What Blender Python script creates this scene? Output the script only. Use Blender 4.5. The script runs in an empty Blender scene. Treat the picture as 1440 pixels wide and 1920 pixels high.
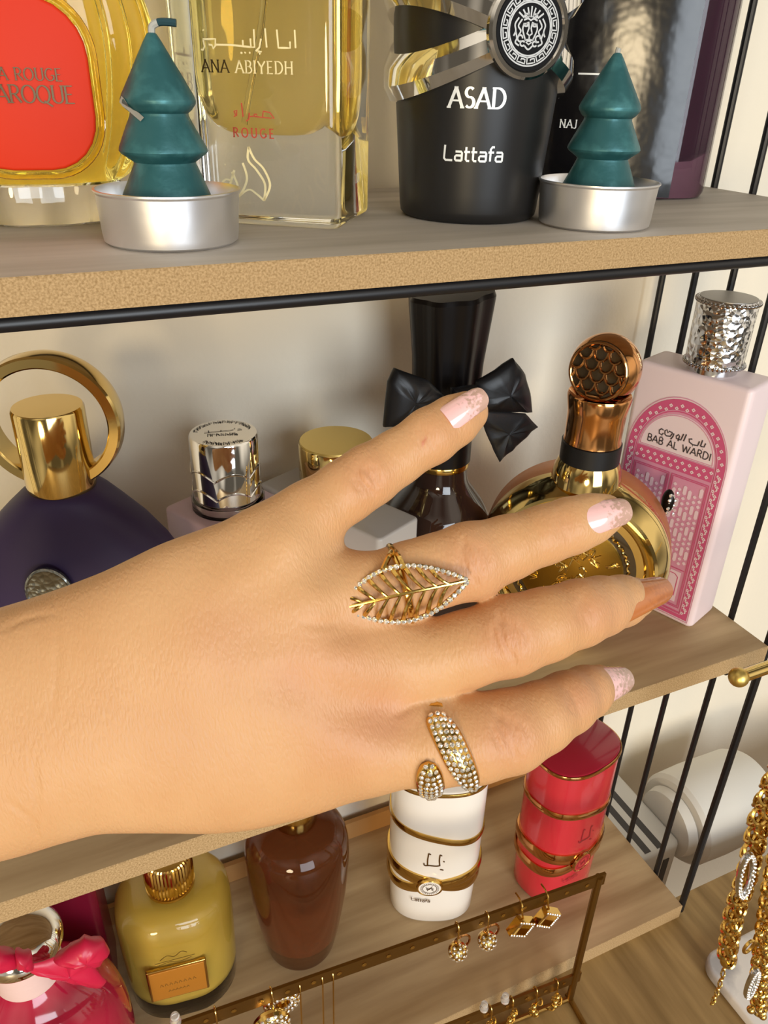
import bpy, math, random
import numpy as np
from mathutils import Vector, Matrix
random.seed(7)
SC = bpy.context.scene
COL = SC.collection
S = 0.001                      # everything below is written in millimetres
PI = math.pi

# ------------------------------------------------------------------ camera
FPX = 1469.4
YAW, PITCH, ROLL = math.radians(25.141), math.radians(29.001), math.radians(1.62)
CAM = np.array([-342.26, -222.14, 46.44])
def _basis():
    cy, sy, cp, sp, cr, sr = math.cos(YAW), math.sin(YAW), math.cos(PITCH), math.sin(PITCH), math.cos(ROLL), math.sin(ROLL)
    fw = np.array([sy*cp, cy*cp, -sp]); rt = np.array([cy, -sy, 0.]); up = np.cross(rt, fw)
    return cr*rt+sr*up, -sr*rt+cr*up, fw
RT, UP, FW = _basis()
cam_data = bpy.data.cameras.new('camera'); cam = bpy.data.objects.new('camera', cam_data); COL.objects.link(cam)
cam_data.sensor_fit = 'VERTICAL'; cam_data.sensor_height = 36; cam_data.lens = FPX*36/1920
cam_data.clip_start = 0.005; cam_data.clip_end = 50
cam.matrix_world = Matrix([[RT[0], UP[0], -FW[0], CAM[0]*S], [RT[1], UP[1], -FW[1], CAM[1]*S], [RT[2], UP[2], -FW[2], CAM[2]*S], [0, 0, 0, 1]])
SC.camera = cam
def ray(px, py): return RT*((px-720)/FPX) - UP*((py-960)/FPX) + FW
def ony(px, py, y): d = ray(px, py); return CAM + d*((y-CAM[1])/d[1])
def onz(px, py, z): d = ray(px, py); return CAM + d*((z-CAM[2])/d[2])
def c2w(q): q = np.asarray(q, float); return CAM + q[..., 0:1]*RT - q[..., 1:2]*UP + q[..., 2:3]*FW
def pc(px, py, d): return np.array([(px-720)/FPX*d, (py-960)/FPX*d, d])

# ------------------------------------------------------------------ light
SC.view_settings.view_transform = 'Standard'; SC.view_settings.look = 'None'
SC.view_settings.gamma = 1.0; SC.view_settings.use_curve_mapping = False
SC.view_settings.exposure = 0.0
SC.cycles.max_bounces = 14; SC.cycles.transmission_bounces = 14; SC.cycles.transparent_max_bounces = 12
world = bpy.data.worlds.new('room_light'); SC.world = world; world.use_nodes = True
def lin(c):
    return tuple((x/12.92 if x <= .04045 else ((x+.055)/1.055)**2.4) for x in c)
def rgb(h): return lin(tuple(int(h[i:i+2], 16)/255 for i in (0, 2, 4)))
nt = world.node_tree; bg = nt.nodes['Background']
tc = nt.nodes.new('ShaderNodeTexCoord'); nz = nt.nodes.new('ShaderNodeTexNoise'); nz.inputs['Scale'].default_value = 1.7
nz.inputs['Detail'].default_value = 1.0
cr = nt.nodes.new('ShaderNodeValToRGB'); cr.color_ramp.elements[0].position = .38; cr.color_ramp.elements[1].position = .66
cr.color_ramp.elements[0].color = (.10, .085, .065, 1); cr.color_ramp.elements[1].color = (.95, .84, .68, 1)
nt.links.new(tc.outputs['Generated'], nz.inputs['Vector']); nt.links.new(nz.outputs['Fac'], cr.inputs['Fac']); nt.links.new(cr.outputs['Color'], bg.inputs['Color'])
bg.inputs['Strength'].default_value = 1.1
def area(name, loc, target, size, power, color, shape='RECTANGLE', sy=None):
    l = bpy.data.lights.new(name, 'AREA'); l.shape = shape; l.size = size; l.energy = power; l.color = color
    if sy: l.size_y = sy
    o = bpy.data.objects.new(name, l); COL.objects.link(o)
    o.location = Vector(loc)*S; o.rotation_euler = (Vector(target)-Vector(loc)).to_track_quat('-Z', 'Y').to_euler()
    return o
area('warm_lamp', (-1480, -1850, -20), (-250, 0, -150), .5, 21.0, (1.0, .80, .50), 'DISK')
area('window_daylight', (-150, -2300, 300), (-150, 0, -150), 1.2, 45.0, (.84, .92, 1.0), 'RECTANGLE', 1.4)

# ------------------------------------------------------------------ materials
def mat(name, color, rough=.5, metal=0., trans=0., ior=1.45, noise=None, bump=None, alt=None, coat=0., sss=0., spec=.5, scale3=(1, 1, 1), rough_alt=None):
    """Principled; noise=(scale, detail, lo, hi) mixes color->alt; bump=(scale, strength, distance_mm)"""
    m = bpy.data.materials.new(name); m.use_nodes = True; t = m.node_tree; b = t.nodes['Principled BSDF']
    c = rgb(color) if isinstance(color, str) else color
    b.inputs['Base Color'].default_value = (*c, 1); b.inputs['Roughness'].default_value = rough; b.inputs['Metallic'].default_value = metal
    b.inputs['Transmission Weight'].default_value = trans; b.inputs['IOR'].default_value = ior; b.inputs['Coat Weight'].default_value = coat
    b.inputs['Coat Roughness'].default_value = .05; b.inputs['Specular IOR Level'].default_value = spec
    if sss:
        b.inputs['Subsurface Weight'].default_value = sss; b.inputs['Subsurface Radius'].default_value = (1, .35, .18); b.inputs['Subsurface Scale'].default_value = .004
    if noise or bump:
        tx = t.nodes.new('ShaderNodeTexCoord'); mp = t.nodes.new('ShaderNodeMapping'); mp.inputs['Scale'].default_value = scale3
        t.links.new(tx.outputs['Object'], mp.inputs['Vector'])
    if noise:
        n = t.nodes.new('ShaderNodeTexNoise'); n.inputs['Scale'].default_value = noise[0]; n.inputs['Detail'].default_value = noise[1]
        r = t.nodes.new('ShaderNodeValToRGB'); r.color_ramp.elements[0].position = noise[2]; r.color_ramp.elements[1].position = noise[3]
        a = rgb(alt) if isinstance(alt, str) else alt
        r.color_ramp.elements[0].color = (*c, 1); r.color_ramp.elements[1].color = (*a, 1)
        t.links.new(mp.outputs[0], n.inputs['Vector']); t.links.new(n.outputs['Fac'], r.inputs['Fac']); t.links.new(r.outputs['Color'], b.inputs['Base Color'])
        if rough_alt is not None:
            rr = t.nodes.new('ShaderNodeMapRange'); rr.inputs[1].default_value = noise[2]; rr.inputs[2].default_value = noise[3]
            rr.inputs[3].default_value = rough; rr.inputs[4].default_value = rough_alt
            t.links.new(n.outputs['Fac'], rr.inputs[0]); t.links.new(rr.outputs[0], b.inputs['Roughness'])
    if bump:
        n2 = t.nodes.new('ShaderNodeTexNoise'); n2.inputs['Scale'].default_value = bump[0]; n2.inputs['Detail'].default_value = 3
        bp = t.nodes.new('ShaderNodeBump'); bp.inputs['Strength'].default_value = bump[1]; bp.inputs['Distance'].default_value = bump[2]*S
        t.links.new(mp.outputs[0], n2.inputs['Vector']); t.links.new(n2.outputs['Fac'], bp.inputs['Height']); t.links.new(bp.outputs[0], b.inputs['Normal'])
    return m
def voro_bump(m, scale, strength, dist, feature='F1'):
    t = m.node_tree; b = t.nodes['Principled BSDF']
    tx = t.nodes.new('ShaderNodeTexCoord'); v = t.nodes.new('ShaderNodeTexVoronoi'); v.feature = feature; v.inputs['Scale'].default_value = scale
    bp = t.nodes.new('ShaderNodeBump'); bp.inputs['Strength'].default_value = strength; bp.inputs['Distance'].default_value = dist*S
    t.links.new(tx.outputs['Object'], v.inputs['Vector']); t.links.new(v.outputs['Distance'], bp.inputs['Height']); t.links.new(bp.outputs[0], b.inputs['Normal'])
    return m
M = {}
M['wall'] = mat('wall_paint', 'ebe2cf', .85, bump=(260, .35, .6))
M['shelf_top'] = mat('grey_wood_laminate', 'c0b6aa', .62, noise=(9, 6, .35, .72), alt='a59b8d', scale3=(1, 9, 9), bump=(60, .15, .3))
M['shelf_pale'] = mat('pale_oak_laminate', 'c2a880', .6, noise=(7, 7, .36, .72), alt='987b55', scale3=(1, 10, 10), bump=(60, .15, .3))
M['mdf'] = mat('raw_mdf_edge', 'b89a70', .9, noise=(1500, 3, .36, .70), alt='8e724a', bump=(1300, .35, .3))
M['desk'] = mat('desk_wood', 'a88a59', .5, noise=(11, 8, .34, .7), alt='80653a', scale3=(9, 1, 9), bump=(90, .12, .3))
M['black_metal'] = mat('black_powder_coat', '17171a', .38)
M['aluminium'] = mat('aluminium_foil', 'f0f0f2', .36, 1., bump=(70, .18, .6))
M['candle'] = mat('green_metallic_wax', '2c5e62', .42, .35, noise=(90, 5, .5, .74), alt='4d878b', bump=(260, .4, .5))
M['wax_chip'] = mat('exposed_grey_wax', 'a9aaa4', .7)
M['wick_dark'] = mat('dyed_wick', '153c45', .6)
M['chrome'] = mat('chrome', 'e4e2de', .06, 1.)
M['silver'] = mat('silver', 'd2d2d4', .16, 1.)
M['gold'] = mat('polished_gold', 'd6b162', .15, 1.)
M['pale_gold'] = mat('pale_gold', 'dcc07c', .09, 1.)
M['satin_gold'] = mat('satin_gold', 'd9bd6e', .38, 1., bump=(300, .15, .3))
M['rose_gold'] = mat('rose_gold', 'd69a60', .12, 1.)
M['antique_gold'] = mat('aged_gold_strip', '8d6c38', .36, 1., bump=(220, .3, .4))
M['yellow_glass'] = mat('yellow_glass', (1., .80, .18), .02, 0, .97, 1.42)
M['clear_glass'] = mat('clear_glass', (.97, .97, .95), .015, 0, 1., 1.48)
M['amber_liquid'] = mat('golden_perfume', (1., .84, .36), .05, 0, .92, 1.12)
M['red_label'] = mat('orange_red_label', 'cc2f0e', .55, spec=.25)
M['dark_ink'] = mat('dark_gold_ink', '4a3a22', .35, .6)
M['gold_ink'] = mat('gold_ink', 'efe0ae', .4, .25)
M['red_ink'] = mat('red_foil_ink', 'b84a38', .35, .2)
M['white_ink'] = mat('silver_white_ink', 'e8eae8', .3, .2)
M['black_matte'] = mat('matte_black_lacquer', '1b1a1a', .36, spec=.45, bump=(30, .03, .3))
M['black_glass'] = mat('black_gloss', '0d0c0e', .2, coat=.1, bump=(48, .5, 1.6))
M['black_gloss'] = mat('black_plastic_gloss', '0f0b0a', .30, spec=.3)
M['plum_glass'] = mat('plum_glass', (.24, .12, .19), .03, 0, .9, 1.4)
M['plum_dark'] = mat('dark_plum_liquid', (.06, .015, .03), .06)
M['purple'] = mat('matte_purple_coating', '2e1f45', .55, noise=(26, 3, .4, .8), alt='35264e')
M['lilac'] = mat('lilac_satin_glass', 'c7abb6', .32, 0, .12, 1.4)
M['frost_white'] = mat('milky_grey_glass', 'b9b3ae', .3, 0, .15, 1.4)
M['dark_brown_glass'] = mat('dark_brown_glass', (.022, .010, .007), .05, coat=.6)
M['satin_black'] = mat('black_satin_ribbon', '121214', .42, bump=(700, .12, .2))
M['bronze_glass'] = mat('dark_bronze_glass', (.07, .045, .02), .06, .35, coat=.5)
M['gold_panel'] = mat('engraved_gold_plate', 'b08a3a', .2, 1., noise=(18, 2, .35, .7), alt='6b4f1c', bump=(60, .3, .6))
M['copper_satin'] = mat('satin_copper_side', 'c98752', .42, .75, bump=(200, .2, .3))
M['pink_white'] = mat('pale_pink_lacquer', 'e6d3d6', .36)
M['pink_print'] = mat('pink_print', 'c9587f', .45)
M['pink_soft'] = mat('soft_pink_print', 'd391aa', .45)
M['print_bg'] = mat('blush_print_ground', 'e4bfcb', .45)
M['grey_ink'] = mat('charcoal_print', '4a4347', .5)
M['hammered'] = voro_bump(mat('hammered_silver', 'd8d8da', .12, 1.), 330, .9, .9, 'F1')
M['white_gloss'] = mat('white_gloss_plastic', 'ece6de', .16, coat=.4)
M['red_gloss'] = mat('coral_red_gloss', 'c9303b', .2, coat=.4)
M['red_dark'] = mat('deep_red_cap', 'a01c33', .22, coat=.3)
M['amber_glass'] = mat('amber_brown_glass', (.46, .17, .06), .03, 0, .88, 1.36)
M['amber_dark'] = mat('amber_perfume', (.30, .09, .03), .06, 0, .55, 1.15)
M['yellow_cream'] = mat('yellow_frosted_perfume', 'f0cd5c', .25, 0, .06, 1.3)
M['orange_label'] = mat('orange_gold_label', 'c07f2c', .38, .35, bump=(120, .2, .3))
M['fuchsia'] = mat('fuchsia_gloss_glass', 'b3203f', .08, coat=.6)
M['fuchsia_dark'] = mat('dark_raspberry', '7d1830', .25)
M['red_satin'] = mat('red_satin_ribbon', 'c41f42', .34, bump=(600, .15, .2))
M['pink_thread'] = mat('pale_pink_thread', 'e3c3bd', .6, bump=(300, .4, .4), scale3=(.2, .2, 2))
M['radiator'] = mat('white_enamel', 'cfcbc2', .4)
M['slot_dark'] = mat('slot_shadow_grey', '4d4a47', .8)
M['thermo'] = mat('white_thermostat_plastic', 'd6d3cc', .5)
M['marble'] = mat('white_marble', 'e6e4e2', .2, noise=(22, 6, .5, .62), alt='a9a9ae')
M['crystal'] = mat('crystal', (.97, .95, .90), .04, .8, spec=1.0)
M['rubber'] = mat('clear_rubber', (.95, .93, .9), .12, 0, .75, 1.4)
M['nail_pink'] = mat('pale_pink_polish', 'eab9b6', .16, coat=.5)
M['nail_reflection'] = mat('copper_reflection_base', 'b8703f', .2, coat=.6)  # nail colour with the gold bottle's warm reflection painted in

# ------------------------------------------------------------------ mesh helpers
class G:
    def __init__(s): s.V = []; s.F = []; s.I = []
    def add(s, VF, mi=0):
        V, F = VF; n = len(s.V); s.V += [tuple(map(float, v)) for v in V]; s.F += [tuple(n+i for i in f) for f in F]; s.I += [mi]*len(F); return s
    def move(s, f): s.V = [tuple(f(v)) for v in s.V]; return s
def obj(name, g, m, parent=None, loc=(0, 0, 0), rz=0., smooth=35):
    if isinstance(g, tuple): g = G().add(g)
    me = bpy.data.meshes.new(name); me.from_pydata([(v[0]*S, v[1]*S, v[2]*S) for v in g.V], [], g.F)
    for mm in (m if isinstance(m, (list, tuple)) else [m]): me.materials.append(M[mm] if isinstance(mm, str) else mm)
    if max(g.I, default=0): me.polygons.foreach_set('material_index', g.I)
    if smooth:
        me.polygons.foreach_set('use_smooth', [True]*len(me.polygons)); me.set_sharp_from_angle(angle=math.radians(smooth))
    me.update()
    o = bpy.data.objects.new(name, me); COL.objects.link(o); o.location = Vector(loc)*S; o.rotation_euler = (0, 0, math.radians(rz))
    if parent: o.parent = parent
    return o
def tag(o, label=None, cat=None, group=None, kind=None):
    if label: o['label'] = label
    if cat: o['category'] = cat
    if group: o['group'] = group
    if kind: o['kind'] = kind
    return o
def thing(name, loc, label, cat, rz=0., group=None):
    o = bpy.data.objects.new(name, None); COL.objects.link(o); o.location = Vector(loc)*S; o.rotation_euler = (0, 0, math.radians(rz)); o.empty_display_size = .01
    return tag(o, label, cat, group)
def copy_tree(o, parent=None):
    c = o.copy(); COL.objects.link(c)
    if parent: c.parent = parent
    for ch in o.children: copy_tree(ch, c)
    return c
def loft(loops, caps=True, closed=False):
    n = len(loops[0]); V = [p for L in loops for p in L]; F = []; k = len(loops)
    for i in range(k if closed else k-1):
        a, b = i*n, ((i+1) % k)*n
        for j in range(n): F.append((a+j, a+(j+1) % n, b+(j+1) % n, b+j))
    if caps and not closed: F.append(tuple(range(n))[::-1]); F.append(tuple(range((k-1)*n, k*n)))
    return V, F
def lathe(prof, n=64, sx=1., sy=1., fl=None, caps=True):
    L = []
    for r, z in prof:
        L.append([((r*(1+(fl(2*PI*i/n, z) if fl else 0)))*math.cos(2*PI*i/n)*sx, (r*(1+(fl(2*PI*i/n, z) if fl else 0)))*math.sin(2*PI*i/n)*sy, z) for i in range(n)])
    return loft(L, caps)
def spline(pts, m=6):
    P = np.array(pts, float); out = []
    for i in range(len(P)-1):
        a, b, c, d = P[max(i-1, 0)], P[i], P[i+1], P[min(i+2, len(P)-1)]
        for k in range(m):
            t = k/m; out.append(.5*((2*b)+(-a+c)*t+(2*a-5*b+4*c-d)*t*t+(-a+3*b-3*c+d)*t**3))
    out.append(P[-1]); return np.array(out)
def rrect(w, d, r, n=6, p=None):
    out = []
    for cx, cy, a0 in ((w/2-r, d/2-r, 0), (-w/2+r, d/2-r, 90), (-w/2+r, -d/2+r, 180), (w/2-r, -d/2+r, 270)):
        for i in range(n+1):
            a = math.radians(a0+90*i/n); out.append((cx+r*math.cos(a), cy+r*math.sin(a)))
    return out
def rbox(w, d, h, r=3., e=1.5, z0=0., n=6):
    L = []
    def ring(ins, z): L.append([(x, y, z) for x, y in rrect(w-2*ins, d-2*ins, max(r-ins, .05), n)])
    for k in range(4): a = PI/2*k/3; ring(e*(1-math.sin(a)), z0+e*(1-math.cos(a)))
    for k in range(4): a = PI/2*k/3; ring(e*(1-math.cos(a)), z0+h-e+e*math.sin(a))
    return loft(L)
def box(x0, x1, y0, y1, z0, z1):
    V = [(x, y, z) for z in (z0, z1) for x, y in ((x0, y0), (x1, y0), (x1, y1), (x0, y1))]
    return V, [(3, 2, 1, 0), (4, 5, 6, 7), (0, 1, 5, 4), (1, 2, 6, 5), (2, 3, 7, 6), (3, 0, 4, 7)]
def tube(path, r, n=8, closed=False, flat=None):
    P = np.array(path, float); k = len(P); L = []
    T = np.roll(P, -1, 0)-np.roll(P, 1, 0) if closed else np.gradient(P, axis=0)
    T /= np.linalg.norm(T, axis=1)[:, None]+1e-9
    u = np.cross(T[0], [0, 0, 1.]);
    if np.linalg.norm(u) < .1: u = np.cross(T[0], [0, 1., 0])
    u /= np.linalg.norm(u)
    for i in range(k):
        u = u-T[i]*(u@T[i]); u /= np.linalg.norm(u)+1e-9; v = np.cross(T[i], u); ri = r[i] if hasattr(r, '__len__') else r
        L.append([P[i]+ri*(math.cos(2*PI*j/n)*u+math.sin(2*PI*j/n)*v*(flat or 1)) for j in range(n)])
    return loft(L, True, closed)
def sphere(c, r, n=12, m=8, sx=1, sy=1, sz=1):
    V = []; F = []
    for i in range(1, m):
        a = PI*i/m
        for j in range(n): b = 2*PI*j/n; V.append((c[0]+r*sx*math.sin(a)*math.cos(b), c[1]+r*sy*math.sin(a)*math.sin(b), c[2]-r*sz*math.cos(a)))
    for i in range(m-2):
        for j in range(n): F.append((i*n+j, i*n+(j+1) % n, (i+1)*n+(j+1) % n, (i+1)*n+j))
    V.append((c[0], c[1], c[2]-r*sz)); V.append((c[0], c[1], c[2]+r*sz)); s, t = len(V)-2, len(V)-1
    for j in range(n): F.append(((j+1) % n, j, s)); F.append(((m-2)*n+j, (m-2)*n+(j+1) % n, t))
    return V, F
def frame(nrm):
    n = np.array(nrm, float); n /= np.linalg.norm(n); a = np.array([0, 0, 1.]) if abs(n[2]) < .9 else np.array([1., 0, 0])
    u = np.cross(a, n); u /= np.linalg.norm(u); return u, np.cross(n, u), n
def gem_mesh(r, n=7):
    """faceted brilliant, table towards +Z"""
    V = []; F = []
    for rad, z in ((.42, .55), (1., .12), (.7, -.35)):
        for j in range(n): a = 2*PI*(j+(.5 if rad == 1. else 0))/n; V.append((r*rad*math.cos(a), r*rad*math.sin(a), r*z))
    F.append(tuple(range(n)))
    for i in range(2):
        for j in range(n): F.append((i*n+(j+1) % n, i*n+j, (i+1)*n+j, (i+1)*n+(j+1) % n))
    F.append(tuple(range(2*n, 3*n))[::-1]); return V, F
_gem = {}
def gem(pos, nrm, r, parent):
    k = round(r, 2)
    if k not in _gem:
        o = obj('crystal', gem_mesh(r), 'crystal', parent, smooth=0); _gem[k] = o.data
    else:
        o = bpy.data.objects.new('crystal', _gem[k]); COL.objects.link(o); o.parent = parent
    u, v, n = frame(nrm); a = random.random()*2
    n2 = n+.14*(random.random()-.5)*u+.14*(random.random()-.5)*v; u, v, n = frame(n2)
    o.matrix_local = Matrix([[u[0], v[0], n[0], pos[0]*S], [u[1], v[1], n[1], pos[1]*S], [u[2], v[2], n[2], pos[2]*S], [0, 0, 0, 1]])
    return o
# ---- lettering: stroke glyphs (w, strokes) on a unit-high box
def arc(cx, cy, rx, ry, a0, a1, n=10): return [(cx+rx*math.cos(math.radians(a0+(a1-a0)*i/n)), cy+ry*math.sin(math.radians(a0+(a1-a0)*i/n))) for i in range(n+1)]
FONT = {
 'A': (.78, [[(0, 0), (.39, 1)], [(.39, 1), (.78, 0)], [(.14, .34), (.64, .34)]]),
 'B': (.62, [[(.08, 0), (.08, 1)], [(.08, 1)]+arc(.3, .76, .24, .24, 90, -90)+[(.08, .52)], [(.08, .52)]+arc(.32, .26, .28, .26, 90, -90)+[(.08, 0)]]),
 'D': (.76, [[(.08, 0), (.08, 1)], [(.08, 1)]+arc(.26, .5, .46, .5, 90, -90, 14)+[(.08, 0)]]),
 'E': (.58, [[(.08, 0), (.08, 1)], [(.08, 1), (.52, 1)], [(.08, .52), (.44, .52)], [(.08, 0), (.56, 0)]]),
 'F': (.55, [[(.08, 0), (.08, 1)], [(.08, 1), (.52, 1)], [(.08, .52), (.44, .52)]]),
 'G': (.78, [arc(.42, .5, .38, .5, 50, 330, 16), [(.75, .45), (.75, .1)], [(.52, .45), (.78, .45)]]),
 'H': (.76, [[(.08, 0), (.08, 1)], [(.68, 0), (.68, 1)], [(.08, .52), (.68, .52)]]),
 'I': (.22, [[(.11, 0), (.11, 1)]]),
 'J': (.4, [[(.3, 1), (.3, .15)]+arc(.14, .12, .16, .16, 0, -140, 6)]),
 'K': (.7, [[(.08, 0), (.08, 1)], [(.6, 1), (.1, .45)], [(.25, .6), (.68, 0)]]),
 'L': (.56, [[(.08, 0), (.08, 1)], [(.08, 0), (.54, 0)]]),
 'M': (.9, [[(.08, 0), (.08, 1)], [(.08, 1), (.45, .1)], [(.45, .1), (.82, 1)], [(.82, 1), (.82, 0)]]),
 'N': (.78, [[(.08, 0), (.08, 1)], [(.08, 1), (.7, 0)], [(.7, 0), (.7, 1)]]),
 'O': (.84, [arc(.42, .5, .38, .5, 0, 360, 20)]),
 'P': (.6, [[(.08, 0), (.08, 1)], [(.08, 1)]+arc(.3, .74, .26, .26, 90, -90)+[(.08, .48)]]),
 'Q': (.86, [arc(.42, .5, .38, .5, 0, 360, 20), [(.42, .12), (.9, -.2)]]),
 'R': (.66, [[(.08, 0), (.08, 1)], [(.08, 1)]+arc(.3, .75, .25, .25, 90, -90)+[(.08, .5)], [(.3, .5), (.66, 0)]]),
 'S': (.54, [arc(.28, .76, .22, .24, 40, 270, 12)+arc(.28, .27, .24, .26, 90, -140, 12)]),
 'U': (.74, [[(.08, 1), (.08, .3)]+arc(.37, .3, .29, .3, 180, 360, 10)+[(.66, 1)]]),
 'W': (1.05, [[(0, 1), (.26, 0)], [(.26, 0), (.52, .9)], [(.52, .9), (.78, 0)], [(.78, 0), (1.04, 1)]]),
 'Y': (.72, [[(0, 1), (.36, .5)], [(.72, 1), (.36, .5)], [(.36, .5), (.36, 0)]]),
 '1': (.3, [[(0, .8), (.15, 1), (.15, 0)]]), '0': (.56, [arc(.28, .5, .24, .5, 0, 360, 16)]),
 'l': (.75, [[(.12, 1), (.08, .12), (.2, 0), (.72, 0)]]),
 'a': (.62, [[(.08, .6), (.5, .6), (.56, .52), (.56, 0)], [(.56, .34), (.14, .34), (.06, .26), (.06, .08), (.14, 0), (.56, 0)]]),
 't': (.42, [[(.14, .92), (.14, .1), (.22, 0), (.4, 0)], [(0, .6), (.42, .6)]]),
 'f': (.42, [[(.16, 0), (.16, .8), (.26, .95), (.44, .95)], [(0, .6), (.42, .6)]]),
 ' ': (.4, [])}
def words(s, h, track=.12, serif=True):
    """-> list of (polyline mm, kind) centred on u = 0"""
    x = 0; out = []
    for ch in s:
        w, st = FONT[ch]
        for p in st:
            out.append([((x+a)*h, b*h) for a, b in p])
            if serif:
                for e, o in ((p[0], p[1]), (p[-1], p[-2])):
                    if e[1] in (0, 1) and abs(o[0]-e[0]) < .45*abs(o[1]-e[1])+.001: out.append([((x+e[0]-.12)*h, e[1]*h), ((x+e[0]+.12)*h, e[1]*h)])
        x += w+track
    return [[(a-(x-track)*h/2, b) for a, b in p] for p in out]
def ribbons(polys, width, fmap, contrast=.0, step=1.2):
    g = G()
    for p in polys:
        q = [p[0]]
        for a, b in zip(p, p[1:]):
            n = max(1, int(math.hypot(b[0]-a[0], b[1]-a[1])/step))
            q += [(a[0]+(b[0]-a[0])*i/n, a[1]+(b[1]-a[1])*i/n) for i in range(1, n+1)]
        if len(q) < 2: continue
        V = []; k = len(q); cl = math.hypot(q[0][0]-q[-1][0], q[0][1]-q[-1][1]) < 1e-6
        for i in range(k):
            a, b = q[max(i-1, 0)], q[min(i+1, k-1)]
            if cl and i in (0, k-1): a, b = q[k-2], q[1]
            dx, dy = b[0]-a[0], b[1]-a[1]; l = math.hypot(dx, dy)+1e-9
            w = width/2*((1-contrast)+contrast*abs(dy)/l); nx, ny = -dy/l*w, dx/l*w
            V.append(fmap(q[i][0]+nx, q[i][1]+ny)); V.append(fmap(q[i][0]-nx, q[i][1]-ny))
        g.add((V, [(2*i, 2*i+1, 2*i+3, 2*i+2) for i in range(k-1)]))
    return g
def cyl(R, th0, z0, off=.15, sy=1.):
    def f(u, v):
        r = (R(z0+v) if callable(R) else R)+off; t = math.radians(th0)+u/r
        return (r*math.sin(t), -r*sy*math.cos(t), z0+v)
    return f
def flat(o, u, v): o, u, v = map(lambda a: np.array(a, float), (o, u, v)); return lambda a, b: tuple(o+u*a+v*b)

# ------------------------------------------------------------------ structure
ZM, ZL = -223.55, -451.17          # tops of the middle and lower boards (upper board top is z = 0)
TT, TM, TL = 10.0, 10.4, 12.4
ZD = ZL-TL                         # desk top
WALL = 150.0
struct = lambda name, vf, m: tag(obj(name, vf, m, smooth=0), kind='structure')
struct('wall_back', box(-1900, 1100, WALL, WALL+60, -1195, 700), 'wall')
struct('floor', box(-1900, 1100, -2600, WALL+60, -1215, -1195), mat('floor_boards', '8a6b4a', .5, noise=(6, 5, .35, .7), alt='6f5236', scale3=(1, 8, 1)))

# ------------------------------------------------------------------ shelf rack
rack = thing('shelf_rack', (0, 0, ZD), 'three tier wall side rack of wood boards in a thin black metal frame', 'shelf')
XL = -540.
def board(zt, th, top):
    x0, x1, y0, y1, c = XL, -.5, 0., 145., .35
    L = lambda i, z: [(x0+i, y0+i, z), (x1-i, y0+i, z), (x1-i, y1-i, z), (x0+i, y1-i, z)]
    g = G(); g.V, g.F = loft([L(0, zt-th-ZD), L(0, zt-c-ZD), L(c, zt-ZD)]); g.I = [1 if i < 8 else 0 for i in range(len(g.F))]
    return obj('shelf_board', g, [top, 'mdf'], rack, smooth=0)
board(0, TT, 'shelf_top'); board(ZM, TM, 'shelf_pale'); board(ZL, TL, 'shelf_pale')
rodr = 2.0
BARS = [136.2, 111.5, 85.6, 59.2, 29.2, .9]
for sx in (1.8, XL-2):
    for i, y in enumerate(BARS):
        r = 2.3 if i == 5 else 1.9
        y = max(y, 2.4)
        obj('side_bar', tube([(sx, y, ZL-ZD-9), (sx, y, 230-ZD)], r, 10), 'black_metal', rack)
    obj('side_rail', tube([(sx, 2, 230-ZD), (sx, 138, 230-ZD)], 2.2, 10), 'black_metal', rack)
for zt, th, y in ((0, TT, 2.4),):
    obj('front_rail', tube([(XL-2, y, zt-th-2.3-ZD), (1.8, y, zt-th-2.3-ZD)], 2.2, 12), 'black_metal', rack)
obj('rear_lip', box(XL, -1, 141.5, 145, ZL-ZD+.02, ZL-ZD+17), mat('tan_wood_lip', 'b98a52', .6), rack, smooth=0)
obj('rear_rail', tube([(XL-2, 141, -TT-2.3-ZD), (1.8, 141, -TT-2.3-ZD)], 2.0, 10), 'black_metal', rack)
g = tube([(-26, 3, ZM-TM-2.2-ZD), (1.8, 3, ZM-TM-2.2-ZD)], 1.8, 10); obj('corner_bracket', g, 'black_metal', rack)
g = tube([(.2, 3, ZM-TM-2.2-ZD), (.2, 141, ZM-TM-2.2-ZD)], 1.6, 10); obj('support_rail', g, 'black_metal', rack)

# ------------------------------------------------------------------ desk
desk = thing('desk', (0, 0, -1195), 'brown wood grain desk top in front of the rack, lower right', 'desk')
obj('desk_top', box(-900, 560, -720, 12.5, ZD-26+1195, ZD+1195), 'desk', desk, smooth=0)
for x, y in ((-860, -680), (520, -680), (-860, -30), (520, -30)):
    obj('leg', box(x-25, x+25, y-25, y+25, 0, ZD-26+1195), 'desk', desk, smooth=0)

# ------------------------------------------------------------------ radiator under the shelf
rad = thing('radiator', (0, WALL, -1060), 'white slotted radiator on the wall below the lowest board', 'radiator')
rz = -490+1060
g = G(); g.add(rbox(66, 88, 560, 6, 4, rz-560))
g.move(lambda v: (v[0]+33, v[1]-45, v[2])); obj('casing', g, 'radiator', rad)
for i, (x, y0, y1) in enumerate(((33.5, -92+6, -8), (46, -86, -8), (14, -86, -8))):
    o = obj('grille_slot', box(x-3, x+3, y0, y1, rz-6, rz+.25), 'slot_dark', rad, smooth=0)
obj('side_slot', box(50, 56, -89.6, -88, rz-60, rz-14), 'slot_dark', rad, smooth=0)
obj('wall_bracket', box(-160, 60, -2, 0, 80, 520), 'radiator', rad, smooth=0)
obj('panel', rbox(480, 70, 540, 6, 4, rz-565), 'radiator', rad, loc=(-242, -45, 0))
tv = thing('thermostat_valve', (66, 82, -492), 'round white thermostat head on the radiator, behind the black bars', 'thermostat')
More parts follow.
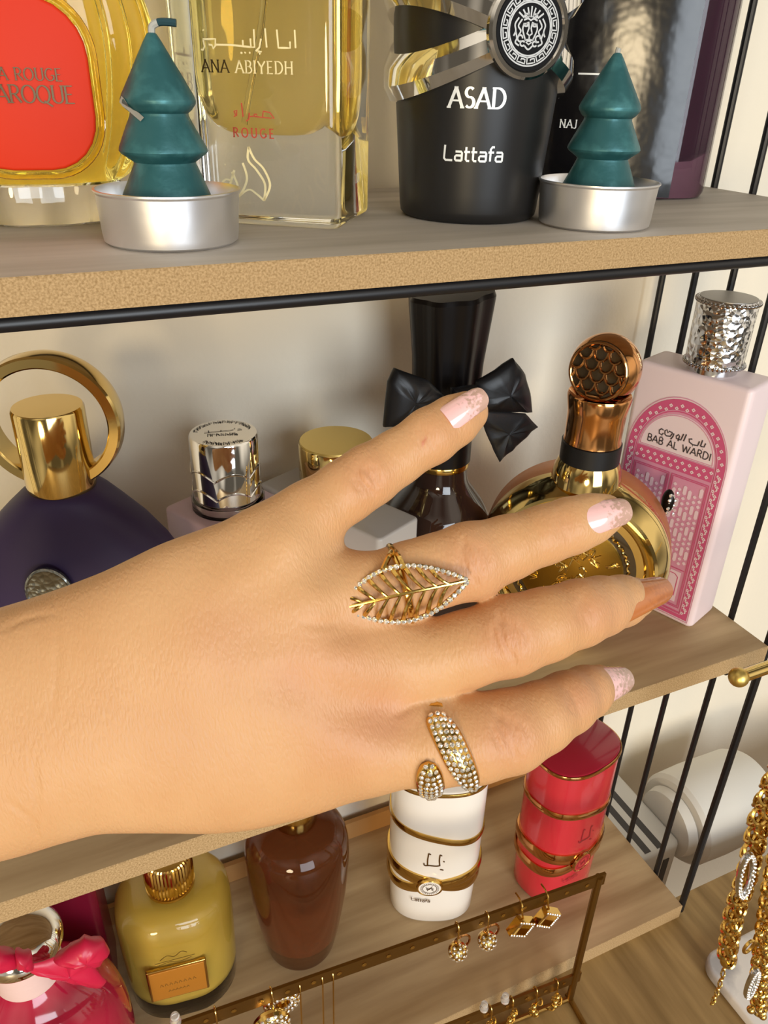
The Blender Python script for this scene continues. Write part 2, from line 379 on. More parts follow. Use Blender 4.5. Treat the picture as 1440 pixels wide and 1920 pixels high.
def xl(vf):
    V, F = vf; return [(v[2], v[0], v[1]) for v in V], F
obj('collar', xl(lathe([(20, 0), (27, 1), (29, 9), (22, 13)], 40)), 'thermo', tv)
obj('dial', xl(lathe([(30, 10), (35, 10.5), (38, 14), (39, 40), (38, 84), (35, 92), (30, 95)], 48)), 'thermo', tv)

# ================================================================== upper board
# ---- tea light cups with tree candles
def tea_light(loc, seed, chip, wick, lab_c, lab_k, rz):
    rnd = random.Random(seed); R = 20.5
    d0 = rnd.uniform(0, 6)
    def dent(a, z): return -.035*math.exp(-((a-d0) % (2*PI)/.35)**2)*max(0, 1-z/9)+.006*math.sin(5*a+d0)*(z/15)
    loc = (loc[0], loc[1]-2, loc[2]); cup = thing('tealight_cup', loc, lab_c, 'candle cup', rz, 'aluminium tealight cups on the upper board')
    outer = [(17, 0), (19.2, .1), (20.3, .9), (20.6, 3), (20.9, 9), (21.3, 14.3), (21.9, 15.0), (21.9, 15.5), (21.2, 15.6), (20.9, 14.6), (20.5, 9), (20, 1.6), (18, 1.0)]
    obj('cup_wall', lathe(outer, 96, fl=dent), 'aluminium', cup)
    t = thing('tree_candle', (loc[0], loc[1], loc[2]+1.2), lab_k, 'candle', rz, 'green tree candles on the upper board')
    prof = [(11.6, 0), (14.4, .4), (14.2, 6), (13.0, 14), (9.2, 23.2), (9.0, 24.0), (10.0, 24.8), (12.4, 26.6), (12.9, 27.4), (12.6, 28.6), (8.4, 37.6), (8.3, 38.5), (9.4, 39.4), (10.6, 41.2), (10.7, 42.2), (10.2, 43.6), (2.4, 58.6), (1.4, 60.3), (.5, 60.9)]; prof = [(r, z*.9) for r, z in prof]
    P = []
    for (a, b), (c, d) in zip(prof, prof[1:]):
        for k in range(3): P.append((a+(c-a)*k/3, b+(d-b)*k/3))
    P.append(prof[-1])
    wob = lambda a, z: .012*math.sin(3*a+z*.3+d0)+.008*math.sin(7*a-z*.21)
    obj('wax_tree', lathe(P, 72, fl=wob), 'candle', t, smooth=50)
    if wick:
        pth = spline([(0, 0, 54), (.3, 0, 56), (2, -.4, 57), (4.2, -.8, 57.2), (7, -1.2, 57.0)], 5)
        w = obj('wick', tube(pth[:11], 1.0, 8), 'wax_chip', t)
        obj('wick_tip', tube(pth[10:], 1.0, 8), 'wick_dark', w)
    else: obj('wick', tube([(0, 0, 54), (0, 0, 55.4), (.2, 0, 56)], .9, 8), 'wax_chip', t)
    if chip:
        g = G(); V = []
        pts = [(a, z*.9) for a, z in [(-78, 41.4), (-66, 43.2), (-55, 42.4), (-50, 40.6), (-38, 38.6), (-28, 37.4), (-34, 36.3), (-50, 37.6), (-64, 39.4), (-76, 40.2)]]
        def rad(z):
            for (a, b), (c, d) in zip(prof, prof[1:]):
                if b <= z <= d: return a+(c-a)*(z-b)/(d-b)
            return 8
        V = [((rad(z)*1.02+.15)*math.sin(math.radians(a)), -(rad(z)*1.02+.15)*math.cos(math.radians(a)), z) for a, z in pts]
        obj('bare_patch', (V, [tuple(range(len(V)))]), 'wax_chip', t)
tea_light((-296, 40, 0), 3, True, True, 'silver tealight cup under the left green tree candle', 'green tree candle with its wick bent over and a bare grey patch', -12)
tea_light((-141.5, 30, 0), 9, False, False, 'dented silver tealight cup on the board edge under the right green tree candle', 'green tree candle with a stub wick, beside the black bottle with silver bands', -38)

# ---- golden fluted bottle with a red label
b = thing('perfume_bottle', (-330, 88, 0), 'fluted golden perfume bottle with a large rounded red label', 'perfume bottle', -4)
def fl(a, z):
    s = min(1, max(0, (z-14)/10))*min(1, max(0, (104-z)/8)); f = abs(math.sin(a*11)); return .06*s*(f-.6)
prof = spline([(27, 13.2), (31, 16), (37, 26), (41, 40), (42.5, 54), (40.5, 66), (35, 78), (26, 90), (15, 100), (9, 106), (8.5, 112)], 5)
obj('glass_body', lathe([(r, z) for r, z in prof], 176, 1, .50, fl), 'yellow_glass', b, smooth=60)
oct_ = lambda a, z: .03*math.cos(10*a)
obj('glass_foot', lathe([(21, 0), (24, .8), (25.5, 3), (26.5, 9), (26, 12.6), (23, 13.1)], 80, 1, .62, oct_), 'clear_glass', b, smooth=25)
obj('cap', lathe([(7, 112), (13, 112.5), (15, 118), (15, 140), (13, 144), (5, 145)], 48), 'pale_gold', b)
lab = obj('label_plate', G().add(rbox(41, 46, 2.2, 15, .9)).move(lambda v: (v[0], -22.3-v[2]+.0016*0-1.2*(1-(v[0]/22)**2), v[1]+41.5)), 'red_label', b)
obj('label_rim', tube([(x, -21.6-1.2*(1-(x/22)**2), z+41.5) for x, z in rrect(44.5, 49.5, 16.5, 10)], 1.1, 8, True), 'yellow_glass', b)
fm = lambda u, v: (u, -24.75-1.2*(1-(u/22)**2), 41.5+v)
obj('label_text', G().add((lambda g: (g.V, g.F))(ribbons([[(a+2.5, c+1.6) for a, c in p] for p in words('LA ROUGE', 3.2)], .42, fm, .5))).add((lambda g: (g.V, g.F))(ribbons([[(a+2.5, c-4.3) for a, c in p] for p in words('BAROQUE', 4.6, .06)], .6, fm, .5))), 'dark_ink', lab, smooth=0)

# ---- square clear bottle, golden perfume, lettered
b = thing('perfume_bottle', (-248.5, 76.5, 0), 'square thick clear glass bottle of golden perfume behind the left tree candle', 'perfume bottle', -37)
W_, D_ = 58, 46
obj('glass_block', rbox(W_, D_, 112, 4.5, 2.2), 'clear_glass', b)
L = []
for z, ins in ((28.5, 13), (29, 9), (31, 5.2), (34.5, 2.4), (40, .6), (47, 0), (96, 0), (98, 1)):
    L.append([(x, y, z) for x, y in rrect(W_-13-2*ins, D_-13-1.5*ins, 6, 6)])
obj('perfume_fill', loft(L), 'amber_liquid', b)
obj('dip_tube', tube(spline([(0, 0, 110), (1, 0, 80), (-1, 2, 62), (-9, 2, 33)], 6), 1.1, 8), 'clear_glass', b)
fm = flat((0, -D_/2-.25, 0), (1, 0, 0), (0, 0, 1))
sh = lambda ps, dx, dz: [[(a+dx, c+dz) for a, c in p] for p in ps]
obj('name_lettering', ribbons(sh(words('ABIYEDH', 3.4, .2), 4.6, 46.6), .5, fm, .45), 'gold_ink', b, smooth=0)
obj('name_lettering', ribbons(sh(words('ANA', 3.4, .18), -12, 46.6), .5, fm, .45), 'dark_ink', b, smooth=0)
def px2(strokes): return [[((x-594)/31, 46.6+(835-z)/32) for x, z in p] for p in strokes]
ar = px2([[(115, 545), (125, 610), (105, 640), (85, 635)], [(110, 545), (245, 540), (240, 600), (215, 625), (205, 595), (170, 590)], [(240, 590), (400, 590), (610, 605)], [(530, 545), (530, 600)], [(610, 530), (612, 606), (650, 606), (650, 450)], [(720, 530), (700, 606), (660, 640)], [(680, 640), (720, 645), (700, 665), (690, 640)], [(765, 440), (775, 606)], [(885, 450), (895, 606), (1015, 606), (1015, 550)], [(1065, 450), (1070, 606)], [(120, 462), (128, 470)], [(500, 655), (520, 660)], [(545, 660), (552, 650)], [(590, 655), (604, 655)]])
obj('script_lettering', ribbons(ar, .55, fm), 'gold_ink', b, smooth=0)
ar2 = px2([[(390, 1240), (420, 1230), (425, 1180), (395, 1190), (410, 1225)], [(480, 1110), (490, 1240)], [(520, 1280), (550, 1260), (560, 1200)], [(560, 1235), (600, 1230), (640, 1235), (640, 1210), (610, 1212), (612, 1235)], [(640, 1235), (825, 1245), (780, 1190), (710, 1180), (700, 1235)]])
obj('red_lettering', ribbons(ar2+sh(words('ROUGE', 2.7, .42), 0, 27.9), .5, fm, .3), 'red_ink', b, smooth=0)
fl_ = [spline([(0, 25), (-.4, 21), (2.4, 18), (5.2, 13.6), (4.6, 8.4)], 5), spline([(0, 25), (1.8, 21.4), (5, 18.4), (7, 13.4), (4.6, 8.4)], 5), spline([(-2.4, 20), (-1.2, 15), (-3.8, 10), (-6, 8.6)], 5), spline([(-6.6, 17), (-4.6, 12), (-6.6, 7), (-9, 6)], 5), arc(-8.4, 12, 2.2, 2.6, 40, 340, 10), arc(-7, 9, 1.6, 1.8, 0, 300, 8), spline([(-6, 8.2), (-1, 11.6), (2, 10.4), (4.6, 8.4)], 4), [(-5.6, 17.6), (-10, 6.8)], [(-9, 19.2), (-8.6, 19.2)]]
obj('flame_emblem', ribbons([[(a-2, c) for a, c in p] for p in fl_], .8, fm, .4), 'gold_ink', b, smooth=0)
pl = obj('gold_plaque', box(-19, 17, -D_/2-1.0, -D_/2+.01, 68, 106), 'pale_gold', b, smooth=0)
fp = flat((0, -D_/2-1.15, 0), (1, 0, 0), (0, 0, 1))
obj('plaque_pattern', ribbons([[(-18, 69.2), (16, 69.2)]]+[list(map(tuple, arc(-15+k*4.7, 73.5, 3.2, 2.6, 0, 360, 14))) for k in range(7)]+[[(-18, 77), (16, 77)]], .6, fp), 'dark_ink', pl, smooth=0)
fs = flat((W_/2+.25, 0, 0), (0, 1, 0), (0, 0, 1))
obj('side_lettering', ribbons(sh(words('100', 3, .2), 2, 13), .4, fs), 'white_ink', b, smooth=0)
obj('collar', lathe([(8, 112), (9, 112.5), (9, 118), (8, 118.5)], 32), 'gold', b)
obj('cap', rbox(34, 30, 34, 4, 2, 118), 'gold', b)

# ---- black bottle with crossed silver bands and a medallion
b = thing('perfume_bottle', (-176.5, 62, 0), 'matte black round perfume bottle with crossed silver bands and a round lion medallion', 'perfume bottle', -29)
Rb = lambda z: 26.3+.075*min(z, 60)
obj('bottle_body', lathe([(22, 0), (25, .3), (26.2, 1.6)]+[(Rb(z), z) for z in range(4, 112, 6)]+[(29, 113), (22, 115)], 96), 'black_matte', b)
def band(h0, amp, thm, name):
    L = []; n = 120
    for i in range(n):
        t = 2*PI*i/n; h = h0+amp*math.sin(t-thm); w = 1.05-.28*math.cos(t-thm)
        L.append([((Rb(h)+o)*math.sin(t), -(Rb(h)+o)*math.cos(t), h+dz*w) for o, dz in ((-1, -7.0), (2.2, -6.6), (4.4, -2.2), (4.2, 3), (2.0, 7.4), (-1, 7.8))])
    V, F = loft(L, False, True); return obj(name, (V, F), 'chrome', b, smooth=28)
THM = math.radians(24)
band(61, 15, THM, 'silver_band'); band(61, -13.5, THM, 'silver_band')
md = G()
prof = [(0, 0), (13.2, 0), (14.2, .8), (14.2, 2.6), (13.4, 3.6), (12.2, 3.6), (11.6, 2.7), (0, 2.7)]
u, v, n = np.array([math.cos(THM), math.sin(THM), 0]), np.array([0, 0, 1.]), np.array([math.sin(THM), -math.cos(THM), 0])
MC = n*(Rb(58)+3.2)+v*61
place = lambda p: MC+u*p[0]+v*p[1]+n*p[2]
V, F = lathe(prof, 64); mm_ = obj('medallion', ([place(p) for p in V], F), 'chrome', b)
V, F = lathe([(0, 2.72), (11.7, 2.72), (11.6, 2.95), (0, 2.95)], 64); obj('enamel_disc', ([place(p) for p in V], F), mat('black_enamel', '0e0e10', .6, spec=.15), mm_)
pm = lambda a, c: place((a, c, 3.1))
key = [arc(0, 0, 10.2, 10.2, 0, 360, 60), arc(0, 0, 7.3, 7.3, 0, 360, 48)]
for k in range(16):
    t0 = 2*PI*k/16
    pt = lambda s, r: (r*math.cos(t0+s*2*PI/16), r*math.sin(t0+s*2*PI/16))
    key.append([pt(0, 7.9), pt(0, 9.6), pt(.78, 9.6), pt(.78, 8.4), pt(.36, 8.4), pt(.36, 8.9)]); key.append([pt(0, 7.9), pt(1, 7.9)])
g = ribbons(key, .42, pm, 0, .6)
lion = [[(-1.6, 1.4), (-.6, 1.8), (-.4, .2), (-.9, -1.2), (0, -1.8), (.9, -1.2), (.4, .2), (.6, 1.8), (1.6, 1.4)], arc(-1.5, 1.1, .7, .35, 0, 360, 10), arc(1.5, 1.1, .7, .35, 0, 360, 10), [(0, -1.8), (0, -2.6)], arc(-.8, -2.4, .8, .6, 200, 350, 6), arc(.8, -2.4, .8, .6, 190, 340, 6), [(-1, -3.6), (0, -3.2), (1, -3.6), (0, -4.2), (-1, -3.6)], [(-2.4, 2.4), (-1, 2.9), (0, 2.4), (1, 2.9), (2.4, 2.4)]]
for s in (-1, 1):
    lion += [spline([(s*2.2, 1.6), (s*2.6, 0), (s*2.0, -1.6), (s*1.2, -3.2)], 4), spline([(s*3, 2.6), (s*4.2, .8), (s*3.2, -.6), (s*4, -2)], 4), arc(s*3.2, -2.6, .9, .9, 0, 300, 8), arc(s*2.2, -4, .8, .7, 30, 330, 8), spline([(s*4.2, 3), (s*5.4, 1.2), (s*5, -.6), (s*5.6, -2)], 4), spline([(s*5, -.8), (s*4.4, -2.6), (s*4.8, -3.8), (s*3.4, -4.6)], 4), [(s*.6, 3.2), (s*1.4, 5.8)], [(s*1.4, 3.2), (s*3, 5.2)], [(s*2.4, 3.0), (s*4.4, 4.4)], arc(s*1.5, 3.6, .8, .5, 0, 360, 8)]
lion += [[(0, 3.2), (0, 6.2)], spline([(-1.4, -4.6), (0, -5.6), (1.4, -4.6)], 4)]
g2 = ribbons(lion, .5, pm, 0, .6); g.add((g2.V, g2.F)); obj('lion_relief', g, mat('dull_silver_relief', 'b4b2ae', .45, .7), mm_, smooth=0)
obj('name_lettering', ribbons(words('ASAD', 6.0, .12), 1.1, cyl(Rb, math.radians(15.5), 38.2), .5, .8), 'white_ink', b, smooth=0)
obj('maker_lettering', ribbons(words('lattafa', 4.8, .1, False), .7, cyl(Rb, math.radians(14), 21.6), 0, .8), 'white_ink', b, smooth=0)
obj('cap', lathe([(28, 113), (29, 114), (29, 150), (27, 152), (5, 152)], 64), 'black_matte', b)

# ---- dark plum bottle with a black front sleeve
b = thing('perfume_bottle', (-70, 112, 0), 'tall dark plum glass perfume bottle with a crinkled black front, right end of the board', 'perfume bottle', -38)
PA, PB, PN = 46., 27., 2.5
def oval(k, z, t): c, s = math.cos(t), math.sin(t); return (math.copysign(abs(c)**(2/PN), c)*(PA-k), math.copysign(abs(s)**(2/PN), s)*(PB-k), z)
full = [2*PI*i/96 for i in range(96)]
obj('glass_body', loft([[oval(k, z, t) for t in full] for k, z in ((4, 0), (1.4, .6), (.3, 2.4), (0, 5), (0, 60), (0, 128), (3, 132), (12, 134))]), 'plum_glass', b)
obj('perfume_fill', loft([[oval(k, z, t) for t in full] for k, z in ((20, 15), (12, 16), (7, 20), (4.5, 27), (4.5, 60), (4.5, 120), (9, 123))]), 'plum_dark', b)
A = [math.radians(186+(302-186)*k/50) for k in range(51)]
sl = obj('front_sleeve', loft([[oval(-.25, z, t) for t in A]+[oval(-1.5, z, t) for t in A[::-1]] for z in [1.2, 2.4]+list(range(6, 128, 4))]), 'black_glass', b)
fm = lambda u, v: (u, -PB*(1-abs(u/PA)**PN)**(1/PN)-1.7, v)
obj('name_lettering', ribbons(sh(words('NAJ', 3.2, .2), -20.6, 28.6), .5, fm, .3), 'white_ink', sl, smooth=0)
obj('white_rule', ribbons([[(-19, 50), (-9, 50)]], .7, fm), 'white_ink', sl, smooth=0)
obj('cap', lathe([(24, 136), (26, 137), (26, 165), (5, 166)], 48), 'black_gloss', b)

# ================================================================== middle board
# ---- purple flask with gold ring cap
b = thing('perfume_bottle', (-341, 76, ZM), 'matte purple perfume flask with a gold cap and upright gold ring', 'perfume bottle', -20)
L = []
for z, hw, hd in ((0, 40, 17), (1.2, 43, 19), (6, 47, 20), (25, 51, 21), (50, 52, 21.5), (72, 50, 21), (88, 45.5, 20), (102, 38, 18.5), (112, 30.5, 17), (120, 22.5, 15.5), (125, 17, 14.5), (127.6, 13.5, 13.2), (128.4, 11, 11)):
    L.append([(math.copysign(abs(math.cos(t))**.75, math.cos(t))*hw, math.copysign(abs(math.sin(t))**.75, math.sin(t))*hd, z) for t in [2*PI*i/64 for i in range(64)]])
obj('flask_body', loft(L), 'purple', b, smooth=60)
obj('cap', lathe([(11, 127.5), (12.7, 128), (13, 129), (13, 160), (12.4, 161), (0, 161.1)], 64), 'pale_gold', b)
L = []
for i in range(96):
    t = 2*PI*i/96; c, s = math.cos(t), math.sin(t)
    L.append([(r*c, y, 154.5+r*s) for r, y in ((21.6, -3.4), (22.2, -4), (25.4, -4), (26.1, -3), (26.6, 2), (25.4, 7.4), (23.4, 8), (22, 7.6))])
obj('cap_ring', loft(L, False, True), 'pale_gold', b, smooth=28)
em = obj('oval_emblem', G().add(lathe([(9.6, 0), (9.6, 1.2), (8.9, 1.8), (8.2, 1.3), (0, 1.5)], 48)).move(lambda v: (v[0]*.95-5, -20.6-v[2], v[1]*1.2+92)), voro_bump(mat('engraved_pewter', '8f918c', .3, 1.), 500, .8, .5), b)
# ---- lilac block bottle
b = thing('perfume_bottle', (-274, 88, ZM), 'pale lilac block perfume bottle with an engraved silver cap', 'perfume bottle', 27)
obj('bottle_body', rbox(42, 40, 100, 3, 1.6), 'lilac', b)
obj('neck_collar', lathe([(13, 100), (16.2, 100.3), (16.2, 105), (15, 106)], 48), 'clear_glass', b)
cp = obj('cap', lathe([(14, 101), (14.6, 101.5), (14.8, 103), (14.8, 134), (14.2, 135), (0, 135.1)], 72), 'chrome', b)
wv = []
for z0 in (118, 109):
    wv.append(tube([(14.9*math.sin(2*PI*i/120), -14.9*math.cos(2*PI*i/120), z0+3.4*abs(math.sin(3*PI*i/60))) for i in range(120)], .45, 6, True))
g = G(); [g.add(w) for w in wv]; obj('wave_relief', g, 'chrome', cp)
fm = lambda u, v: (u*math.cos(-.7)-v*math.sin(-.7), u*math.sin(-.7)+v*math.cos(-.7), 135.25)
def around(s, r, h, a0):
    out = []
    for p in words(s, h, .12, False):
        out.append([((r+c)*math.sin(math.radians(a0)+a/r), (r+c)*math.cos(math.radians(a0)+a/r)) for a, c in p])
    return out
rnd = random.Random(5)
def scrawl(x0, x1, y, h, n):
    out = []
    for k in range(n):
        x = x0+(x1-x0)*k/n; w = (x1-x0)/n*.75; c = [(x, y), (x, y+h), (x+w, y+h*rnd.random()), (x+w*.8, y), (x+w*.2, y+h*.4)]
        out.append(c[:rnd.choice((2, 3, 4, 5))]); out.append([(x+w*.2, y+h*rnd.random()), (x+w, y+h*rnd.random())])
    return out
bend = lambda ps, r, s: [[((r+s*c)*math.sin(a/r), s*(r+s*c)*math.cos(a/r)) for a, c in p] for p in ps]
g = ribbons(scrawl(-6.5, 6.5, -3.4, 2.3, 7)+[[(-8, .6), (-4, 1.0), (3, 1.6), (4.4, 2.2)], [(-6, .8), (-6.2, 2.6)], [(-1, 1.2), (-.8, 2.4)], [(4.6, 3.4), (5.2, 3.8)], [(6, 1.4), (8, 1.8), (7, 3.2), (6.2, 2.2)]]+bend(scrawl(-15, 15, .0, 1.9, 16), 11, 1)+bend(scrawl(-8, 8, -1.9, 2.3, 8), 11, -1), .42, fm)
obj('cap_lettering', g, 'slot_dark', cp, smooth=0)
# ---- milky grey bottle with gold cap
b = thing('perfume_bottle', (-219.5, 95, ZM), 'milky grey flat perfume bottle with a gold drum cap, behind the raised little finger', 'perfume bottle', -65)
obj('bottle_body', rbox(82, 29, 88, 3, 1.4), 'frost_white', b)
obj('cap', lathe([(16, 88), (17.3, 88.4), (17.5, 90), (17.5, 98.5), (16.9, 99.2), (16.9, 100.2), (17.5, 101), (17.5, 119), (17, 120), (0, 120.2)], 72), ['satin_gold'], b)
obj('cap_band', lathe([(17.55, 89), (17.75, 89.3), (17.75, 98), (17.55, 98.3)], 72, caps=False), 'pale_gold', b)
obj('cap_sleeve', lathe([(17.55, 101), (17.8, 101.4), (17.8, 118.6), (17.5, 119.2)], 72, caps=False), 'pale_gold', b)
# ---- black bottle with bow
BX, BY = -156.5, 105.
b = thing('perfume_bottle', (BX, BY, ZM), 'dark brown perfume bottle with a tall black cap and black satin bow', 'perfume bottle')
obj('glass_body', lathe([(r, z) for r, z in spline([(28, 0), (31, 1), (32.5, 8), (33, 28), (32, 46), (29.5, 58), (25, 69), (19.5, 77), (15.5, 83), (14.2, 90), (13.6, 97)], 4)], 80), 'dark_brown_glass', b, smooth=60)
for z, r in ((94, 15.2), (122.5, 16.4), (126.5, 16.4)):
    obj('gold_ring', lathe([(r-3, z-1.6), (r-.4, z-1.5), (r, z), (r-.4, z+1.5), (r-3, z+1.6)], 56), 'gold', b)
obj('neck_sleeve', lathe([(13.4, 95), (15.4, 96), (15.2, 121), (13, 122)], 48), 'black_gloss', b)
L = []
for z, k in ((128, 15.0), (130, 16.6), (150, 17.4), (176, 20), (181, 20.4), (183, 19.5)):
    L.append([(k*math.cos(t)*(1+.05*math.cos(8*t)), k*math.sin(t)*(1+.05*math.cos(8*t)), z+(2*math.cos(t) if z > 175 else 0)) for t in [2*PI*i/64 for i in range(64)]])
obj('cap', loft(L), 'black_gloss', b, smooth=22)
bow = thing('ribbon_bow', (BX, BY-20, ZM+108), 'black satin bow tied round the neck of the dark brown bottle', 'bow')
def puff(pts, y0, th, name, m='satin_black', par=bow, o=(BX, BY-20, ZM+108)):
    """closed outline given in photo pixels at depth y0 -> pillow with thickness th"""
    P = np.array([ony(px, py, y0) for px, py in pts])-np.array(o)
    c = P.mean(0); L = []
    Q = spline(np.vstack([P, P[:1]]), 3)[:-1] if False else np.vstack([P[i]+(P[(i+1) % len(P)]-P[i])*k/4 for i in range(len(P)) for k in range(4)])
    for s, t in ((.05, -1), (.5, -.92), (.85, -.6), (.97, -.25), (1, 0), (.97, .25), (.85, .6), (.5, .92), (.05, 1)):
        L.append([c+(q-c)*s+np.array([0, t*th/2+.5*math.sin(q[0]*.9), 0]) for q in Q])
    return obj(name, loft(L), m, par, smooth=50)
puff([(893, 716), (962, 671), (984, 700), (992, 735), (998, 773), (950, 772), (903, 772), (888, 745)], 80, 11, 'bow_loop')
puff([(833, 742), (802, 712), (740, 690), (726, 715), (722, 752), (718, 800), (770, 800), (838, 775)], 82, 12, 'bow_loop')
puff([(896, 768), (985, 775), (1008, 800), (968, 838), (936, 866), (915, 822)], 79, 3.0, 'bow_tail')
puff([(845, 770), (760, 800), (735, 845), (775, 880), (850, 800)], 84, 3.0, 'bow_tail')
puff([(848, 728), (893, 722), (897, 770), (850, 776)], 76, 12, 'bow_knot')
# ---- round gold bottle
b = thing('perfume_bottle', (-107, 48, ZM), 'round gold perfume bottle with a fish scale ball stopper and dark front disc', 'perfume bottle', -41)
HC = 57.
def yl(vf, cz=HC): V, F = vf; return [(v[0]*.94, -v[2], cz+v[1]*.94) for v in V], F
prof = [(37, 14), (38.2, 15.6), (39.4, 15.8), (40.4, 14.6), (41.2, 15.2), (42.4, 16.4), (44, 16.0), (49.2, 9), (50.6, 3), (50.6, 0)]
obj('gold_rim', yl(lathe(prof+[(40, 0), (36, 13)], 96)), 'pale_gold', b, smooth=30)
obj('satin_side', yl(lathe([(50.5, 1), (50.9, -4), (50.6, -16), (47, -22), (10, -23)], 96)), 'copper_satin', b)
ft = obj('dark_front', yl(lathe([(36.6, 13.4), (30, 14.6), (0, 15.2)], 72)), 'bronze_glass', b)
obj('engraved_plate', yl(lathe([(27, 14.6), (27, 15.6), (26, 15.9), (0, 15.9)], 64)), 'gold_panel', b)
obj('twisted_rim', tube([(27.6*math.cos(t)+.5*math.cos(40*t)*math.cos(t), -15.6-.5*math.sin(40*t), HC+27.6*math.sin(t)+.5*math.cos(40*t)*math.sin(t)) for t in [2*PI*i/400 for i in range(400)]], .6, 5, True), 'gold', b)
g = G(); rnd = random.Random(4)
for k in range(26):
    a = rnd.uniform(0, 2*PI); r = rnd.uniform(3, 22); c = (r*math.cos(a), r*math.sin(a))
    p = [(c[0]+3.6*math.cos(a2)*(1-j/9), -16.1, HC+c[1]+3.6*math.sin(a2)*(1-j/9)) for j, a2 in enumerate([rnd.uniform(0, 6)+j*.6 for j in range(7)])]
    g.add(tube(spline(p, 3), .45, 5))
obj('raised_scrollwork', g, 'gold', b)
obj('foot', rbox(24, 14, 12, 4, 1), 'pale_gold', b)
obj('neck', lathe([(17, 100), (16.6, 104), (16.0, 107), (15, 110), (14, 112)], 56), 'pale_gold', b)
obj('black_collar', lathe([(13.2, 111), (14.2, 111.4), (14.2, 121), (13, 121.4)], 56), 'satin_black', b)
obj('stopper_stem', lathe([(12.6, 121), (13.6, 121.4), (13.2, 124), (13.6, 136), (14.8, 144), (14.4, 145), (11, 141), (6, 141)], 56), 'rose_gold', b)
nn = np.array([-.32, -.94, .08]); u, v, n = frame(nn); BC = np.array([.5, 1, 156.5])
bp_ = [(16.2*math.cos(a), 16.2*math.sin(a)) for a in [math.radians(-89+i*(89+31)/22) for i in range(23)]]
V, F = lathe(bp_, 56); st = obj('ball_stopper', ([BC+u*p[0]+v*p[1]+n*p[2] for p in V], F), 'rose_gold', b)
cc = BC+n*7.9
V, F = lathe([(0, 0), (13.4, 0), (13.8, 1.2), (13, 2.2), (12.2, 1.6), (11.8, .8), (0, 1.4)], 48)
obj('scale_disc', ([cc+u*p[0]+v*p[1]+n*p[2] for p in V], F), 'bronze_glass', st)
g = G()
for r in range(-3, 4):
    for c in range(-3, 4):
        x, z = c*6.8+(r % 2)*3.4, r*4.8
        p = [(x+3.4*math.cos(a), z+4.6*math.sin(a)) for a in [PI+PI*i/10 for i in range(11)]]
        p = [q for q in p if math.hypot(*q) < 12.4]
        if len(p) > 2: g.add(tube([cc+u*a+v*d+n*1.9 for a, d in p], .6, 6))
g.add(tube([cc+u*12.9*math.cos(t)+v*12.9*math.sin(t)+n*1.6 for t in [2*PI*i/48 for i in range(48)]], .8, 8, True))
obj('scale_relief', g, 'rose_gold', st)
# rhinestone clip
cl = thing('rhinestone_clip', ony(1252, 940, 40), 'small dark rhinestone cluster at the edge of the round gold bottle', 'rhinestone')
obj('clip_back', sphere((0, 0, 0), 4.6, 16, 10, .6, .8, 1.5), 'black_gloss', cl)
for k in range(14):
    a = k*2.4; z = -6+12*k/13; gem((3.2*math.cos(a)*.7, -3.4+abs(math.sin(a)), z), (.3*math.cos(a), -1, .2), 1.0, cl)
# ---- pale pink box bottle with arch door print
b = thing('perfume_bottle', (-27.5, 62.5, ZM), 'pale pink block perfume bottle printed with a pink arched door', 'perfume bottle', -70)
W_, D_, H_ = 62, 29, 143
obj('bottle_body', rbox(W_, D_, H_, 3.6, 2.6), 'pink_white', b)
y = -D_/2
P_ = lambda off: flat((0, y-off, 0), (1, 0, 0), (0, 0, 1))
def fill(pts, off, m, name, par):
    f = P_(off); return obj(name, ([f(a, c) for a, c in pts], [tuple(range(len(pts)))]), m, par, smooth=0)
def archp(w, z0, zs, rise, n=24): return [(-w/2, z0), (w/2, z0)]+[(w/2*math.cos(PI*i/n), zs+rise*math.sin(PI*i/n)) for i in range(n+1)]
def archring(w0, w1, z0, z1, zs, r0, r1, off, m, name, par):
    A, B = archp(w0, z0, zs, r0), archp(w1, z1, zs, r1); f = P_(off); n = len(A)
    return obj(name, ([f(*p) for p in A]+[f(*p) for p in B], [(i, (i+1) % n, n+(i+1) % n, n+i) for i in range(n)]), m, par, smooth=0)
dp = fill(archp(55, 4, 96, 33), .12, 'pink_soft', 'door_print', b)
archring(55, 45, 4, 8, 96, 33, 26, .22, 'pink_print', 'arch_border', dp)
fill([(-22, 90), (22, 90), (22, 98), (-22, 98)], .24, 'pink_print', 'lintel_band', dp)
fill([(a, c) for a, c in archp(42.5, 98.6, 98.6, 22)], .26, 'pink_white', 'name_panel', dp)
f = P_(.36); zz = []
def dot(x, z, r=.8): zz.append([(x-r, z), (x, z+r), (x+r, z), (x, z-r), (x-r, z)])
for sx in (-1, 1):
    for i, z in enumerate(np.arange(8, 94, 2.6)): dot(sx*(24+1.6*(i % 2)), z, .75); zz.append([(sx*(25.4-1.2*(i % 2)), z+.4), (sx*(26-1.2*(i % 2)), z+1.6)])
for i in range(26):
    a = math.radians(4+i*6.9); e = 1.6*(i % 2); dot((24+e)*math.cos(a), 96+(28+e)*math.sin(a), .75)
for i in range(22): dot(-21+i*2, 92.2+(i % 2)*3.2, .75)
obj('border_motif', ribbons(zz, .75, f), 'pink_white', dp, smooth=0)
ln = []; cells = G(); f2 = P_(.3)
